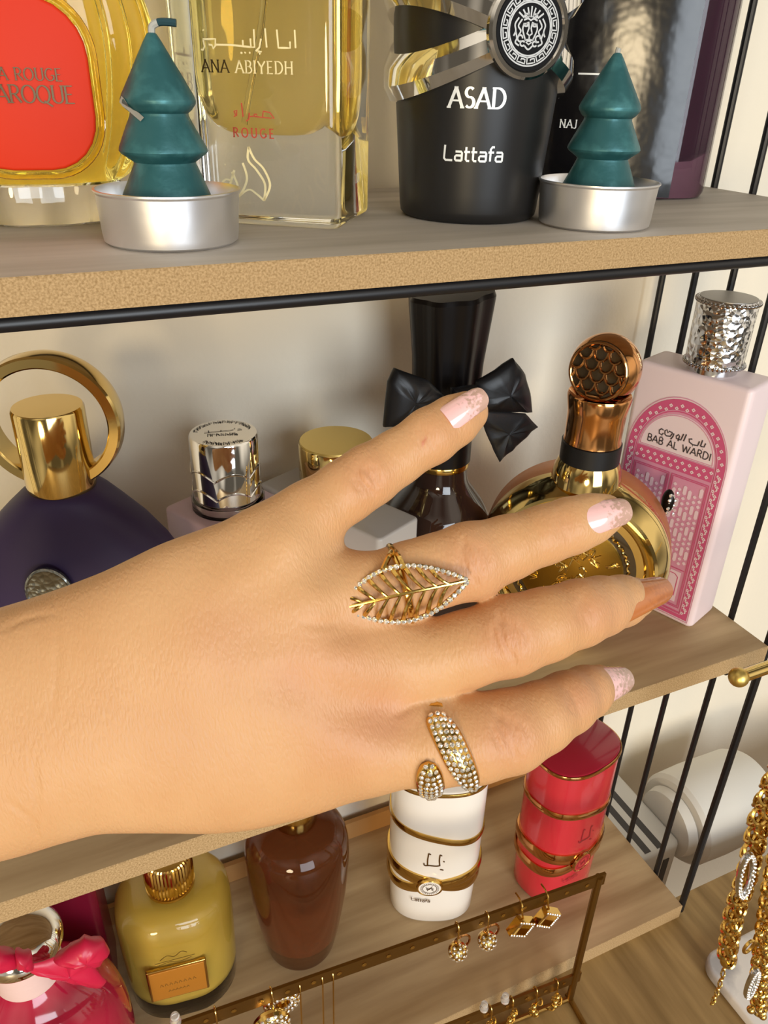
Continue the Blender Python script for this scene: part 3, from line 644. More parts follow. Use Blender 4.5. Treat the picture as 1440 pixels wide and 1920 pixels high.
for x0, x1 in ((-21.4, -.8), (.8, 21.4)):
    for i in (0, .9): ln.append([(x0+i, 10+i), (x1-i, 10+i), (x1-i, 88-i), (x0+i, 88-i), (x0+i, 10+i)])
    ln += [[(x0+4.4, 17), (x0+6.4, 15.4), (x1-6.4, 15.4), (x1-4.4, 17), (x1-4.4, 29), (x1-6.4, 30.6), (x0+6.4, 30.6), (x0+4.4, 29), (x0+4.4, 17)]]
    ln += [list(map(tuple, spline([((x0+x1)/2-3, 21), ((x0+x1)/2, 25), ((x0+x1)/2+3, 21), ((x0+x1)/2, 19), ((x0+x1)/2-2, 23)], 4)))]
    cells.add(([f2(*p) for p in ((x0+3, 13), (x1-3, 13), (x1-3, 32.4), (x0+3, 32.4))], [(0, 1, 2, 3)]))
    for c in range(6):
        x = x0+2.9+c*2.96; z = 36.2+(1.4 if c % 2 else 0); k = 0
        while z < 83:
            hh = (5.2, 1.6, 1.6)[(k+c) % 3]
            if z+hh > 86: break
            cells.add(([f2(*p) for p in ((x, z), (x+1, z+.8), (x+1, z+hh-.2), (x, z+hh+.6), (x-1, z+hh-.2), (x-1, z+.8))], [tuple(range(6))])); z += hh+1.5; k += 1
    ln += [[(x0+1.6, 34), (x1-1.6, 34)]]
obj('door_cells', cells, mat('pale_pink_cells', 'e6cbd3', .45), dp, smooth=0)
obj('door_lattice', ribbons(ln, .55, f), 'pink_print', dp, smooth=0)
ed = [archp(46.4, 6.6, 96, 27)+[(-23.2, 6.6)], archp(56.4, 3.2, 96, 34)+[(-28.2, 3.2)], [(-22, 90), (22, 90)], [(-22, 98.2), (22, 98.2)], archp(41, 99.2, 99, 21)+[(-20.5, 99.2)]]
obj('fine_outline', ribbons(ed, .45, P_(.4)), 'pink_soft', dp, smooth=0)
obj('name_lettering', ribbons(sh(words('BAB AL WARDI', 4.0, .12, False), 1, 101.6), .62, P_(.4)), 'grey_ink', dp, smooth=0)
def px3(ps): return [[((x-660)/28.5, 101.6+(520+(x-300)*.354-z)/27) for x, z in p] for p in ps]
ar3 = px3([[(1046, 545), (1035, 600), (985, 588)], [(992, 495), (980, 588)], [(952, 510), (938, 575), (865, 560), (805, 515), (792, 470), (840, 472)], [(860, 575), (868, 578)], [(738, 395), (716, 500)], [(695, 388), (672, 478), (642, 470)], [(640, 470), (600, 450), (590, 415), (625, 395), (642, 420), (632, 495)], [(548, 372), (542, 420), (515, 462)], [(520, 360), (470, 335), (455, 360), (430, 310), (402, 325), (410, 375), (440, 405), (500, 415), (522, 375), (520, 360)], [(378, 315), (345, 290), (312, 310), (322, 360), (365, 385), (385, 360)], [(1018, 632), (1024, 634)], [(370, 405), (378, 408)]])
obj('script_lettering', ribbons(sh(ar3, 1, -.4), .75, P_(.4)), 'grey_ink', dp, smooth=0)
cp = obj('cap', lathe([(13.4, 146.5), (14.0, 147), (14.2, 149), (14.6, 179), (14, 180), (0, 180)], 72), 'hammered', b, loc=(3, 0, 0))
for z, r in ((147.3, 14.6), (178.6, 14.8)):
    g = G()
    for i in range(44): a = 2*PI*i/44; g.add(sphere((r*math.cos(a), r*math.sin(a), z), 1.05, 6, 5))
    obj('beaded_edge', g, 'silver', cp)
obj('cap_top', lathe([(13.6, 179.8), (13.6, 180.3), (0, 180.4)], 56), mat('brushed_grey_metal', '9d9a97', .42, 1.), cp)
obj('neck', lathe([(10, 142.5), (12, 143), (12, 147)], 40), 'silver', b, loc=(3, 0, 0))

# ================================================================== lower board
# ---- two oval banded bottles (white, red)
def banded(loc, rz, body, top, label, metal, emblem, lettering, H=126, topcap=True):
    b = thing('perfume_bottle', loc, label, 'perfume bottle', rz, None)
    A, B = 30, 23
    def ring(k, z, f=None):
        out = []
        for i in range(72):
            t = 2*PI*i/72; c, s = math.cos(t), math.sin(t)
            x, y = math.copysign(abs(c)**.8, c)*A*k, math.copysign(abs(s)**.8, s)*B*k
            out.append((x, y, z+(f(x, y) if f else 0)))
        return out
    kk = lambda z: .93+.07*min(1, z/50)
    s1 = lambda x, y: -6*math.sin(x/A*1.4)-2*y/B*0
    obj('bottle_body', loft([ring(.86, 0), ring(.92, .6), ring(.94, 2)]+[ring(kk(z), z) for z in (15, 35, 55)]+[ring(1, 68), ring(1, 84, s1)]), body, b, smooth=50)
    obj('cap', loft([ring(1.0, 84.5, s1), ring(1.0, H-3), ring(.99, H-2.2)]), body, b, smooth=50)
    obj('cap_top', loft([ring(.985, H-2.2), ring(.985, H-.6), ring(.95, H)]), top, b, smooth=50)
    def gband(name, zf, hw, th):
        L = []
        for o, dz in ((.0, -1), (.9, -1), (1.4, -.4), (1.4, .4), (.9, 1), (0, 1)):
            L.append((o, dz))
        loops = []
        base = ring(1, 0)
        for i, (x, y, _) in enumerate(base):
            n = np.array([x/A/A, y/B/B]); n /= np.linalg.norm(n); z = zf(x, y)
            k = kk(z)
            loops.append([(x*k+n[0]*o*th, y*k+n[1]*o*th, z+dz*hw) for o, dz in L])
        return obj(name, loft(loops, False, True), metal, b, smooth=30)
    gband('metal_band', lambda x, y: 84.3+s1(x, y), 2.5, .8)
    gband('metal_band', lambda x, y: H-2.4, 1.2, .7)
    gband('metal_band', lambda x, y: 44-7*math.sin((x+4)/A*1.3), 4.6, 1.3)
    gband('metal_band', lambda x, y: 40+6.5*math.sin((x+4)/A*1.3), 4.0, 1.5)
    em = G(); prof = [(0, 0), (7.6, 0), (8.2, .8), (8.0, 2.0), (7.2, 2.4), (6.8, 1.7), (0, 1.8)]
    V, F = lathe(prof, 48); cx, cz = -4, 41.5; y0 = -B*.985-1.2
    rim = obj('emblem', ([(cx+v[0]*1.05, y0-v[2], cz+v[1]*.95) for v in V], F), metal, b)
    V, F = lathe([(0, 1.8), (6.9, 1.8), (6.8, 2.0), (0, 2.05)], 40)
    obj('emblem_face', ([(cx+v[0]*1.05, y0-v[2], cz+v[1]*.95) for v in V], F), emblem, rim)
    fm = lambda u, v: (cx+u, y0-2.2, cz+v)
    g = ribbons([arc(0, 0, 4.6, 4.2, 0, 360, 30), spline([(-2.6, 2), (-.6, -1), (1.6, 2.4)], 5), spline([(-1.6, -2.2), (.4, .6), (2.6, -2.4)], 5), arc(-1, -.2, 1, 1, 0, 360, 10), spline([(.4, 1), (2.4, 0), (1.2, -1.4)], 4)]+[[(5.1*math.cos(a), 4.7*math.sin(a)), (6.1*math.cos(a), 5.6*math.sin(a))] for a in [2*PI*i/28 for i in range(28)]], .4, fm)
    obj('emblem_monogram', g, lettering, rim, smooth=0)
    fm = lambda u, v: (u, -B*max(.02, 1-abs(u/A)**2.6)**(1/2.4)*1.0-.4, v)
    L = [spline([(-6, 72), (-6.4, 66), (-6.2, 61)], 4), spline([(-8.6, 62.5), (-8, 60.4), (-5, 60.6), (-1, 60.2), (1.4, 60.6)], 4), spline([(1.2, 71), (1, 66), (1.6, 60.4)], 4), [(-6, 72), (-4.6, 71)], [(1.2, 71), (2.6, 70)], [(2, 57), (4.2, 56.4)], [(3.6, 65), (4.4, 64.2)]]
    obj('script_lettering', ribbons([list(map(tuple, p)) for p in L], .85, fm), lettering, b, smooth=0)
    w = words('lattafa', 2.8, .1, False)
    obj('maker_lettering', ribbons(sh(w, -9, 24), .55, fm), lettering, b, smooth=0)
    return b
banded((-157.5, 78, ZL), -24, 'white_gloss', 'white_gloss', 'white oval perfume bottle with gold bands and a round gold emblem', 'gold', 'white_gloss', 'antique_gold')
banded((-69, 59, ZL), 10, 'red_gloss', 'red_dark', 'coral red oval perfume bottle with gold bands, deep red flat top', 'rose_gold', 'red_gloss', 'red_dark')
# ---- amber barrel bottle
b = thing('perfume_bottle', (-251, 82, ZL), 'amber brown barrel shaped glass perfume bottle with a thick clear foot', 'perfume bottle')
obj('glass_body', lathe([(r, z) for r, z in spline([(17, 0), (21, .8), (23, 8), (26.5, 30), (29.5, 55), (31, 76), (31.2, 92), (29.5, 103), (24, 111), (15, 115), (9, 116.5)], 5)], 80), 'amber_glass', b, smooth=60)
obj('perfume_fill', lathe([(r, z) for r, z in spline([(10, 14), (18, 15.5), (22.4, 22), (25.6, 40), (27.6, 60), (28.6, 80)], 4)]+[(0, 80.1)], 64), 'amber_dark', b, smooth=60)
obj('dip_tube', tube([(1, -3, 16), (0, -1, 60), (0, 0, 114)], 1, 8), 'amber_glass', b)
obj('cap', lathe([(8, 116), (12, 116.5), (12.4, 118), (12.4, 140), (11, 142), (3, 142)], 48), 'gold', b)
# ---- yellow frosted bottle
b = thing('perfume_bottle', (-325, 90, ZL), 'yellow frosted glass perfume bottle with an orange gold label plate', 'perfume bottle', -8)
L = lambda w, d, r, z: [(x, y, z) for x, y in rrect(w, d, r, 8)]
sec = [(56, 48, 22, 0), (60, 52, 24, .8), (63, 55, 25, 4), (65, 56, 26, 20), (66, 57, 26, 50), (66, 57, 26, 72), (64, 55, 25, 80), (58, 50, 23, 85), (48, 42, 20, 88), (36, 32, 15, 89)]
obj('glass_body', loft([L(*s) for s in sec]), 'clear_glass', b, smooth=60)
obj('perfume_fill', loft([L(w-7, d-7, r-4, z) for w, d, r, z in ((42, 36, 18, 11), (56, 48, 23, 13), (61, 53, 25, 19), (65, 56, 26, 40), (66, 57, 26, 72), (63, 54, 25, 79), (54, 46, 22, 83.5), (40, 36, 17, 85))]), 'yellow_cream', b, smooth=60)
fr = obj('label_frame', rbox(33, 2.2, 28, .8, .6), 'gold', b, loc=(-2, -28.8, 28))
obj('label_plate', rbox(30.6, 1.2, 25.6, .4, .3), 'orange_label', fr, loc=(0, -1.0, 1.2))
fm = flat((0, -1.75, 12), (1, 0, 0), (0, 0, 1))
obj('label_lettering', ribbons([[(-10+k*2.6, 1.5), (-9.4+k*2.6, 3.6), (-8.4+k*2.6, 1.5)] for k in range(8)]+[[(-6+k*2, -4.6), (-5.2+k*2, -3), (-4.6+k*2, -4.4)] for k in range(6)], .4, fm), 'satin_gold', fr, smooth=0)
fm = flat((-2, -28.7, 0), (1, 0, 0), (0, 0, 1))
obj('script_lettering', ribbons([list(map(tuple, spline([(-8, 63), (-4, 66), (0, 64), (4, 67), (7, 65)], 4))), [(-11, 61), (11, 61.4)], list(map(tuple, spline([(-9, 59), (-3, 60), (3, 58.6), (9, 60)], 4)))], .5, fm), 'antique_gold', b, smooth=0)
obj('neck_collar', lathe([(9, 89), (13.8, 89.2), (13.8, 91), (12, 91.6)], 48), 'gold', b)
g = lathe([(10, 90), (13.0, 91), (13.6, 96), (13.6, 112), (12, 114), (0, 114.4)], 88, fl=lambda a, z: .02*math.cos(44*a))
obj('cap', g, 'gold', b)
# ---- fuchsia bottle with bow, lower left
FX, FY = -398, 52
b = thing('perfume_bottle', (FX, FY, ZL), 'fuchsia perfume bottle with a domed silver cap and pale thread wound neck', 'perfume bottle')
obj('glass_body', lathe([(r, z) for r, z in spline([(30, 0), (37, 2), (40, 14), (41, 40), (40, 66), (36, 84), (28, 97), (18, 106), (13, 111)], 5)], 72, 1, .82), 'fuchsia', b, smooth=60)
obj('thread_neck', lathe([(13, 110)]+[(15.2+.4*(k % 2), 111+k*.9) for k in range(22)]+[(14, 131.5)], 56), 'pink_thread', b, smooth=60)
obj('cap', lathe([(r, z) for r, z in spline([(15, 131), (18.5, 132), (19.2, 134), (18.4, 138), (14.5, 143), (8, 146), (.5, 147)], 4)], 64), 'chrome', b)
bow = thing('ribbon_bow', (FX, FY-22, ZL+110), 'red satin bow on the neck of the fuchsia bottle', 'bow')
O = (FX, FY-22, ZL+110)
puff([(118, 1788), (160, 1762), (196, 1766), (206, 1782), (190, 1800), (140, 1806), (100, 1802)], FY-26, 12, 'bow_loop', 'red_satin', bow, O)
puff([(40, 1812), (120, 1792), (166, 1800), (200, 1838), (190, 1852), (120, 1838), (60, 1822)], FY-25, 6, 'bow_tail', 'red_satin', bow, O)
puff([(30, 1790), (-20, 1776), (-60, 1786), (-60, 1812), (-10, 1816), (40, 1806)], FY-24, 11, 'bow_loop', 'red_satin', bow, O)
puff([(28, 1786), (60, 1790), (64, 1812), (30, 1812)], FY-27, 9, 'bow_knot', 'red_satin', bow, O)
# ---- dark raspberry box behind it
obj_ = obj('perfume_box', rbox(56, 42, 118, 5, 3), 'fuchsia_dark', None, (-391, 113, ZL), -4)
tag(obj_, 'dark raspberry red perfume box behind the fuchsia and yellow bottles', 'box')

# ================================================================== earring stand on the desk
Z1 = ZD+118
e0, e1 = onz(1122, 1650, Z1), onz(160, 1990, Z1)
ED = (e1-e0)/np.linalg.norm(e1-e0); ED[2] = 0; EL = 300.
EB = np.array([e0[0], e0[1], ZD]); EN = np.array([-ED[1], ED[0], 0]); EN = EN if EN[1] < 0 else -EN
st = thing('earring_stand', EB, 'aged gold earring stand with punched cross bars in front of the lowest board', 'jewelry stand')
def bar(z, hh, name):
    g = G(); a = EN*.8
    for s0, s1 in ((-4, EL+4),):
        V = [ED*s+EN*o+np.array([0, 0, z+dz]) for s in (s0, s1) for o, dz in ((-.8, -hh), (.8, -hh), (.8, hh), (-.8, hh))]
        g.add((V, [(0, 1, 2, 3), (7, 6, 5, 4), (0, 4, 5, 1), (1, 5, 6, 2), (2, 6, 7, 3), (3, 7, 4, 0)]))
    o = obj(name, g, 'antique_gold', st, smooth=0)
    h = G()
    for k in range(22): 
        c = ED*(8+k*13.2)+EN*.85+np.array([0, 0, z]); V, F = lathe([(0, 0), (1.1, 0), (1.3, .25), (.9, .35), (0, .1)], 12); u, v, n = frame(EN)
        h.add(([c+u*p[0]+v*p[1]+n*p[2] for p in V], F))
    obj('eyelets', h, 'gold', o); return o
bar(118, 4.6, 'cross_bar'); bar(24, 4.6, 'cross_bar')
for s in (0, EL):
    obj('post', tube([ED*s+np.array([0, 0, 2]), ED*s+np.array([0, 0, 121])], 2.3, 10), 'antique_gold', st)
obj('base_rail', tube([ED*-2+np.array([0, 0, 1.8]), ED*(EL+2)+np.array([0, 0, 1.8])], 1.8, 10), 'antique_gold', st)
for s in (0, EL): obj('foot', tube([ED*s-EN*3+np.array([0, 0, 1.8]), ED*s+EN*40+np.array([0, 0, 1.8])], 1.8, 10), 'antique_gold', st)
def onbar(px, z):
    """distance along the bar under photo column px"""
    best = min((abs((lambda q: 720+FPX*(q@RT)/(q@FW))(EB+ED*s+np.array([0, 0, z])-CAM)-px), s) for s in np.arange(0, EL, .5)); return best[1]
def hang(px, z): s = onbar(px, z); return EB+ED*s+np.array([0, 0, z])
ex = lambda a, o, z: ED*a+EN*o+np.array([0, 0, z])
def loop_wire(t, drop, r=.45):
    obj('ear_wire', tube(spline([ex(0, -2.4, -3), ex(0, -2.2, 3.5), ex(0, 0, 5.6), ex(0, 2.0, 3.5), ex(0, 2.4, -3), ex(0, 2.2, -drop)], 5), r, 6), 'gold', t)
PHI = []
def pave_drop(px, lab):
    t = thing('earring', hang(px, 118), lab, 'earring', group='pave ball drop earrings'); loop_wire(t, 9)
    c = ex(-.5, 2.4, -14.5); obj('ball', sphere(c, 5.2, 20, 12, 1, 1, .9), 'gold', t)
    obj('hinge_hoop', tube([c+ex(4.6*math.cos(a)-3.6, -2.5, 5.6*math.sin(a)+2) for a in [2*PI*i/24 for i in range(24)]], .7, 6, True), 'rose_gold', t)
    for k in range(58):
        zz = 1-2*(k+.5)/58; ph = k*2.39996; d = np.array([math.sqrt(1-zz*zz)*math.cos(ph), math.sqrt(1-zz*zz)*math.sin(ph), zz])
        if d@EN > -.15: gem(c+d*5.1, d, .85, t)
    return t
pave_drop(856, 'pave crystal ball earring, outer left one of the ball pair on the top bar')
pave_drop(912, 'pave crystal ball earring hanging next to the square gold hoops')
def square_hoop(px, lab, ang):
    t = thing('earring', hang(px, 118), lab, 'earring', group='square gold hoop earrings')
    obj('ear_wire', tube(spline([ex(0, -6, 4.5), ex(0, -2, 5.0), ex(0, 1.5, 3.4), ex(0, 2.6, -1), ex(-1, 3.0, -6)], 5), .55, 6), 'gold', t)
    ca, sa = math.cos(ang), math.sin(ang)
    def q(a, o, z): return ex(a*ca-z*sa, 3.4+o, -11.5+a*sa+z*ca)
    F6 = [(0, 1, 2, 3), (7, 6, 5, 4), (0, 4, 5, 1), (1, 5, 6, 2), (2, 6, 7, 3), (3, 7, 4, 0)]
    for n, (a0, a1, z0, z1) in (('frame_side', (-6, 6, 4, 5.6)), ('frame_side', (-6, 6, -5.6, -4)), ('frame_side', (-6, -4.4, -4, 4)), ('frame_side', (4.4, 6, -4, 4))):
        obj(n, ([q(a, o, z) for z in (z0, z1) for a, o in ((a0, -2.2), (a1, -2.2), (a1, 2.2), (a0, 2.2))], F6), 'gold', t, smooth=0)
    for i in range(6):
        for j in range(3): gem(q(-5+i*2, 2.3, 4.8-j*.1) if j == 0 else q(-5+i*2, 2.3-j*.0, -4.8) if j == 1 else q(-5.2, 2.3, -3+i*1.2), EN, .8, t)
    return t
square_hoop(976, 'square gold hoop earring with crystals, inner one beside the ball earring', .55)
square_hoop(1024, 'square gold hoop earring with crystals, nearest the stand corner post', .62)
# big pave hoops and thin thread earrings on the left of the top bar
t = thing('earring', hang(508, 118), 'large round pave hoop earring hanging from the top bar', 'earring'); loop_wire(t, 8)
for c0 in (ex(1.5, 3, -18), ex(-5.5, -4.5, -15)):
    obj('hoop', tube([c0+ex(6.6*math.cos(a), 0, 6.6*math.sin(a)) for a in [2*PI*i/32 for i in range(32)]], 3.0, 10, True), 'gold', t)
    for i in range(16):
        for j in (-.7, 0, .7):
            a = 2*PI*(i+(.5 if j else 0))/16; d = ex(math.cos(a)*math.sin(j), math.cos(j), math.sin(a)*math.sin(j)); gem(c0+ex(6.6*math.cos(a), 0, 6.6*math.sin(a))+d*3.0, d, 1.05, t)
for k, (px, dx) in enumerate(((562, 0), (603, 0), (624, 0))):
    t = thing('earring', hang(px, 118), ['thin gold thread earring, next to the large pave hoop', 'thin gold thread earring, middle of the three threads', 'thin gold thread earring, the right one of the three threads'][k], 'earring', group='thin gold thread earrings')
    obj('ear_wire', tube(spline([ex(0, -2, -1), ex(0, 0, 1.6), ex(0, 1.6, -1), ex(0, 1.5, -5)], 5), .4, 6), 'gold', t)
    obj('thread_chain', tube([ex(0, 1.5, -5), ex(0, 1.5, -46)], .45, 6), 'gold', t)
# studs with clear backs at the left end
def back_stop(px, z, lab, up=6.5):
    o = obj('rubber_stopper', lathe([(1.2, 0), (2.5, .6), (2.6, 2.2), (1.7, 3.6), (1.6, 4.6), (2.1, 5.6), (1.8, 6.6), (.8, 7.0)], 20), 'rubber', None, hang(px, z)+np.array([0, 0, 4.8]))
    tag(o, lab, 'stopper', 'clear rubber earring stoppers')
back_stop(333, 118, 'clear rubber earring back standing over the yellow bottle')
back_stop(208, 118, 'clear rubber earring back at the lower left edge')
back_stop(905, 24, 'clear rubber earring back on the lower bar, left one')
back_stop(945, 24, 'clear rubber earring back on the lower bar, right one')
for px, lab in ((335, 'small gold chain earring below the clear back at lower left'), (405, 'crystal cluster earring at the left of the top bar')):
    t = thing('earring', hang(px, 118), lab, 'earring'); loop_wire(t, 7)
    g = G()
    for k in range(7): g.add(tube([ex(2.6*math.cos(a), 2.4+1.2*math.sin(a)*(k % 2), -9-k*3+2*math.sin(a)) for a in [2*PI*i/14 for i in range(14)]], .6, 6, True))
    obj('chain', g, 'gold', t)
    if px == 405:
        for k in range(24): d = ex(math.cos(k*2.4)*.8, .8, math.sin(k*2.4)*.8); gem(ex(-3, 2.6, -13)+d*(1.5+k*.12), EN, .95, t)
LOW = ['left', 'second', 'third', 'right']
for k, px in enumerate((918, 958, 1003, 1042)):
    t = thing('earring', hang(px, 24), 'gold chain and bead drop earring on the lower bar, %s of the four' % LOW[k], 'earring', group='gold bead drop earrings'); loop_wire(t, 7)
    rnd = random.Random(k)
    for j in range(3):
        obj('bead', sphere(ex(rnd.uniform(-1.5, 1.5), 2.8, -8-j*4.6), 1.9, 14, 9), 'gold', t)
    g = G()
    for j in range(5): c = ex(rnd.uniform(-3, 3), 2.4, -7-j*3); g.add(tube([c+ex(2.2*math.cos(a), .8*math.sin(2*a), 2.6*math.sin(a)) for a in [2*PI*i/12 for i in range(12)]], .55, 6, True))
    obj('chain', g, 'gold', t)

# ================================================================== bracelet bar stand on the right
BY_ = -62.
q0 = ony(1385, 1270, BY_); q1 = ony(1440, 1287, BY_)
SX = 34.
st = thing('bracelet_stand', (SX, BY_, ZD), 'gold bracelet bar with a ball end on a white marble base, right edge', 'jewelry stand')
zb = q0[2]-ZD
obj('marble_base', rbox(96, 62, 9, 12, 2), 'marble', st)
obj('pole', lathe([(4, 8), (4, zb-2)], 24), 'satin_gold', st)
xx = q0[0]-SX
obj('bar', tube([(xx+3, 0, zb), (-xx-3, 0, zb)], 2.7, 14), 'pale_gold', st)
for s in (1, -1): obj('ball_end', sphere((s*xx, 0, zb), 4.0, 24, 14), 'satin_gold', st)
def link_chain(t, path, r, wire, step):
    P = spline(path, 12); d = np.r_[0, np.cumsum(np.linalg.norm(np.diff(P, axis=0), axis=1))]; n = int(d[-1]/step)
    src = []
    for k in range(n):
        s = (k+.5)*step; c = np.array([np.interp(s, d, P[:, i]) for i in range(3)]); T = np.array([np.interp(s+.5, d, P[:, i]) for i in range(3)])-c; u, v, w = frame(T)
        a0 = k*1.05
        for side in (0, PI):
            cc = c+(u*math.cos(a0+side)+v*math.sin(a0+side))*r*.62; e = u*math.cos(a0+side)+v*math.sin(a0+side); f = np.cross(w, e)
            pts = [cc+(w*.9+e*.45)*step*.95*math.cos(a)+f*r*.8*math.sin(a) for a in [2*PI*i/14 for i in range(14)]]
            o = obj('link', tube(pts, wire, 6, True), 'gold', t)
    return P
def oval_link(t, c, h, w, tilt=0.):
    c = np.array(c); sh_ = obj('oval_frame', tube([c+np.array([w*math.cos(a)+tilt*h*math.sin(a), -.6, h*math.sin(a)]) for a in [2*PI*i/36 for i in range(36)]], 1.5, 8, True), 'silver', t)
    for i in range(30):
        for o in (-.55, .55):
            a = 2*PI*(i+(.5 if o > 0 else 0))/30; gem(c+np.array([(w+o)*math.cos(a)+tilt*h*math.sin(a), -2.0, (h+o)*math.sin(a)]), (0, -1, .25), .72, t)
    obj('clasp_back', tube([c+np.array([1+w, 2, h*.5]), c+np.array([3+w, 3, 0]), c+np.array([1+w, 2, -h*.5])], 1.6, 8), 'gold', t)
b0 = ony(1500, 1330, BY_); 
A0 = np.array([ony(1455, 1290, BY_)[0]+14, BY_, q0[2]])
w_ = [A0+np.array([0, -8.4, -4]), ony(1438, 1500, BY_-6), ony(1415, 1580, BY_-6), ony(1398, 1650, BY_-6), ony(1375, 1720, BY_-6), ony(1362, 1800, BY_-6)]
t = thing('bracelet', (0, 0, 0), 'thick gold rope bracelet with an upright crystal oval, hanging from the gold bar', 'bracelet')
top = [A0+np.array([0, 8.6, -4]), A0+np.array([0, 6.4, 5.6]), A0+np.array([0, 0, 8.8]), A0+np.array([0, -6.8, 5])]
link_chain(t, top+w_, 4.0, 1.05, 4.3)
oval_link(t, ony(1396, 1640, BY_-13), 17, 4.2, -.22)
g = G(); P = spline([ony(1362, 1800, BY_-6), ony(1350, 1845, BY_-6), ony(1336, 1880, BY_-6)], 5)
obj('clasp', sphere(ony(1362, 1800, BY_-6), 4.2, 12, 8, .8, .8, 1.3), 'gold', t)
for k in range(0, len(P)): obj('extender_link', tube([P[k]+np.array([1.5*math.cos(a), .8*math.sin(a)*(k % 2), 1.9*math.sin(a)]) for a in [2*PI*i/10 for i in range(10)]], .5, 5, True), 'gold', t)
t = thing('bracelet', (0, 0, 0), 'gold beaded bracelet with a crystal oval, bunched lower right over the marble base', 'bracelet')
Y2 = BY_-18
A1 = A0+np.array([16, 0, 0])
pth = [A1+np.array([0, 8.6, -4]), A1+np.array([0, 6.4, 5.6]), A1+np.array([0, 0, 8.8]), A1+np.array([0, -7.5, 5]), ony(1490, 1500, Y2), ony(1452, 1640, Y2), ony(1438, 1720, Y2), ony(1428, 1790, Y2), ony(1422, 1850, Y2), ony(1424, 1890, Y2)]
P = link_chain(t, pth, 3.6, 1.0, 4.2)
rnd = random.Random(2)
for px, py in ((1425, 1750), (1434, 1775), (1418, 1800), (1437, 1820), (1428, 1845), (1414, 1865), (1436, 1865), (1424, 1893), (1408, 1893), (1438, 1740), (1430, 1905)):
    obj('bead', sphere(ony(px, py, Y2-4), 2.3, 14, 9), 'gold', t)
oval_link(t, ony(1408, 1842, Y2-9), 12, 2.6, -.1)
obj('jump_ring', tube([ony(1404, 1775, Y2-6)+np.array([3.2*math.cos(a), 0, 4.4*math.sin(a)]) for a in [2*PI*i/24 for i in range(24)]], .8, 6, True), 'gold', t)

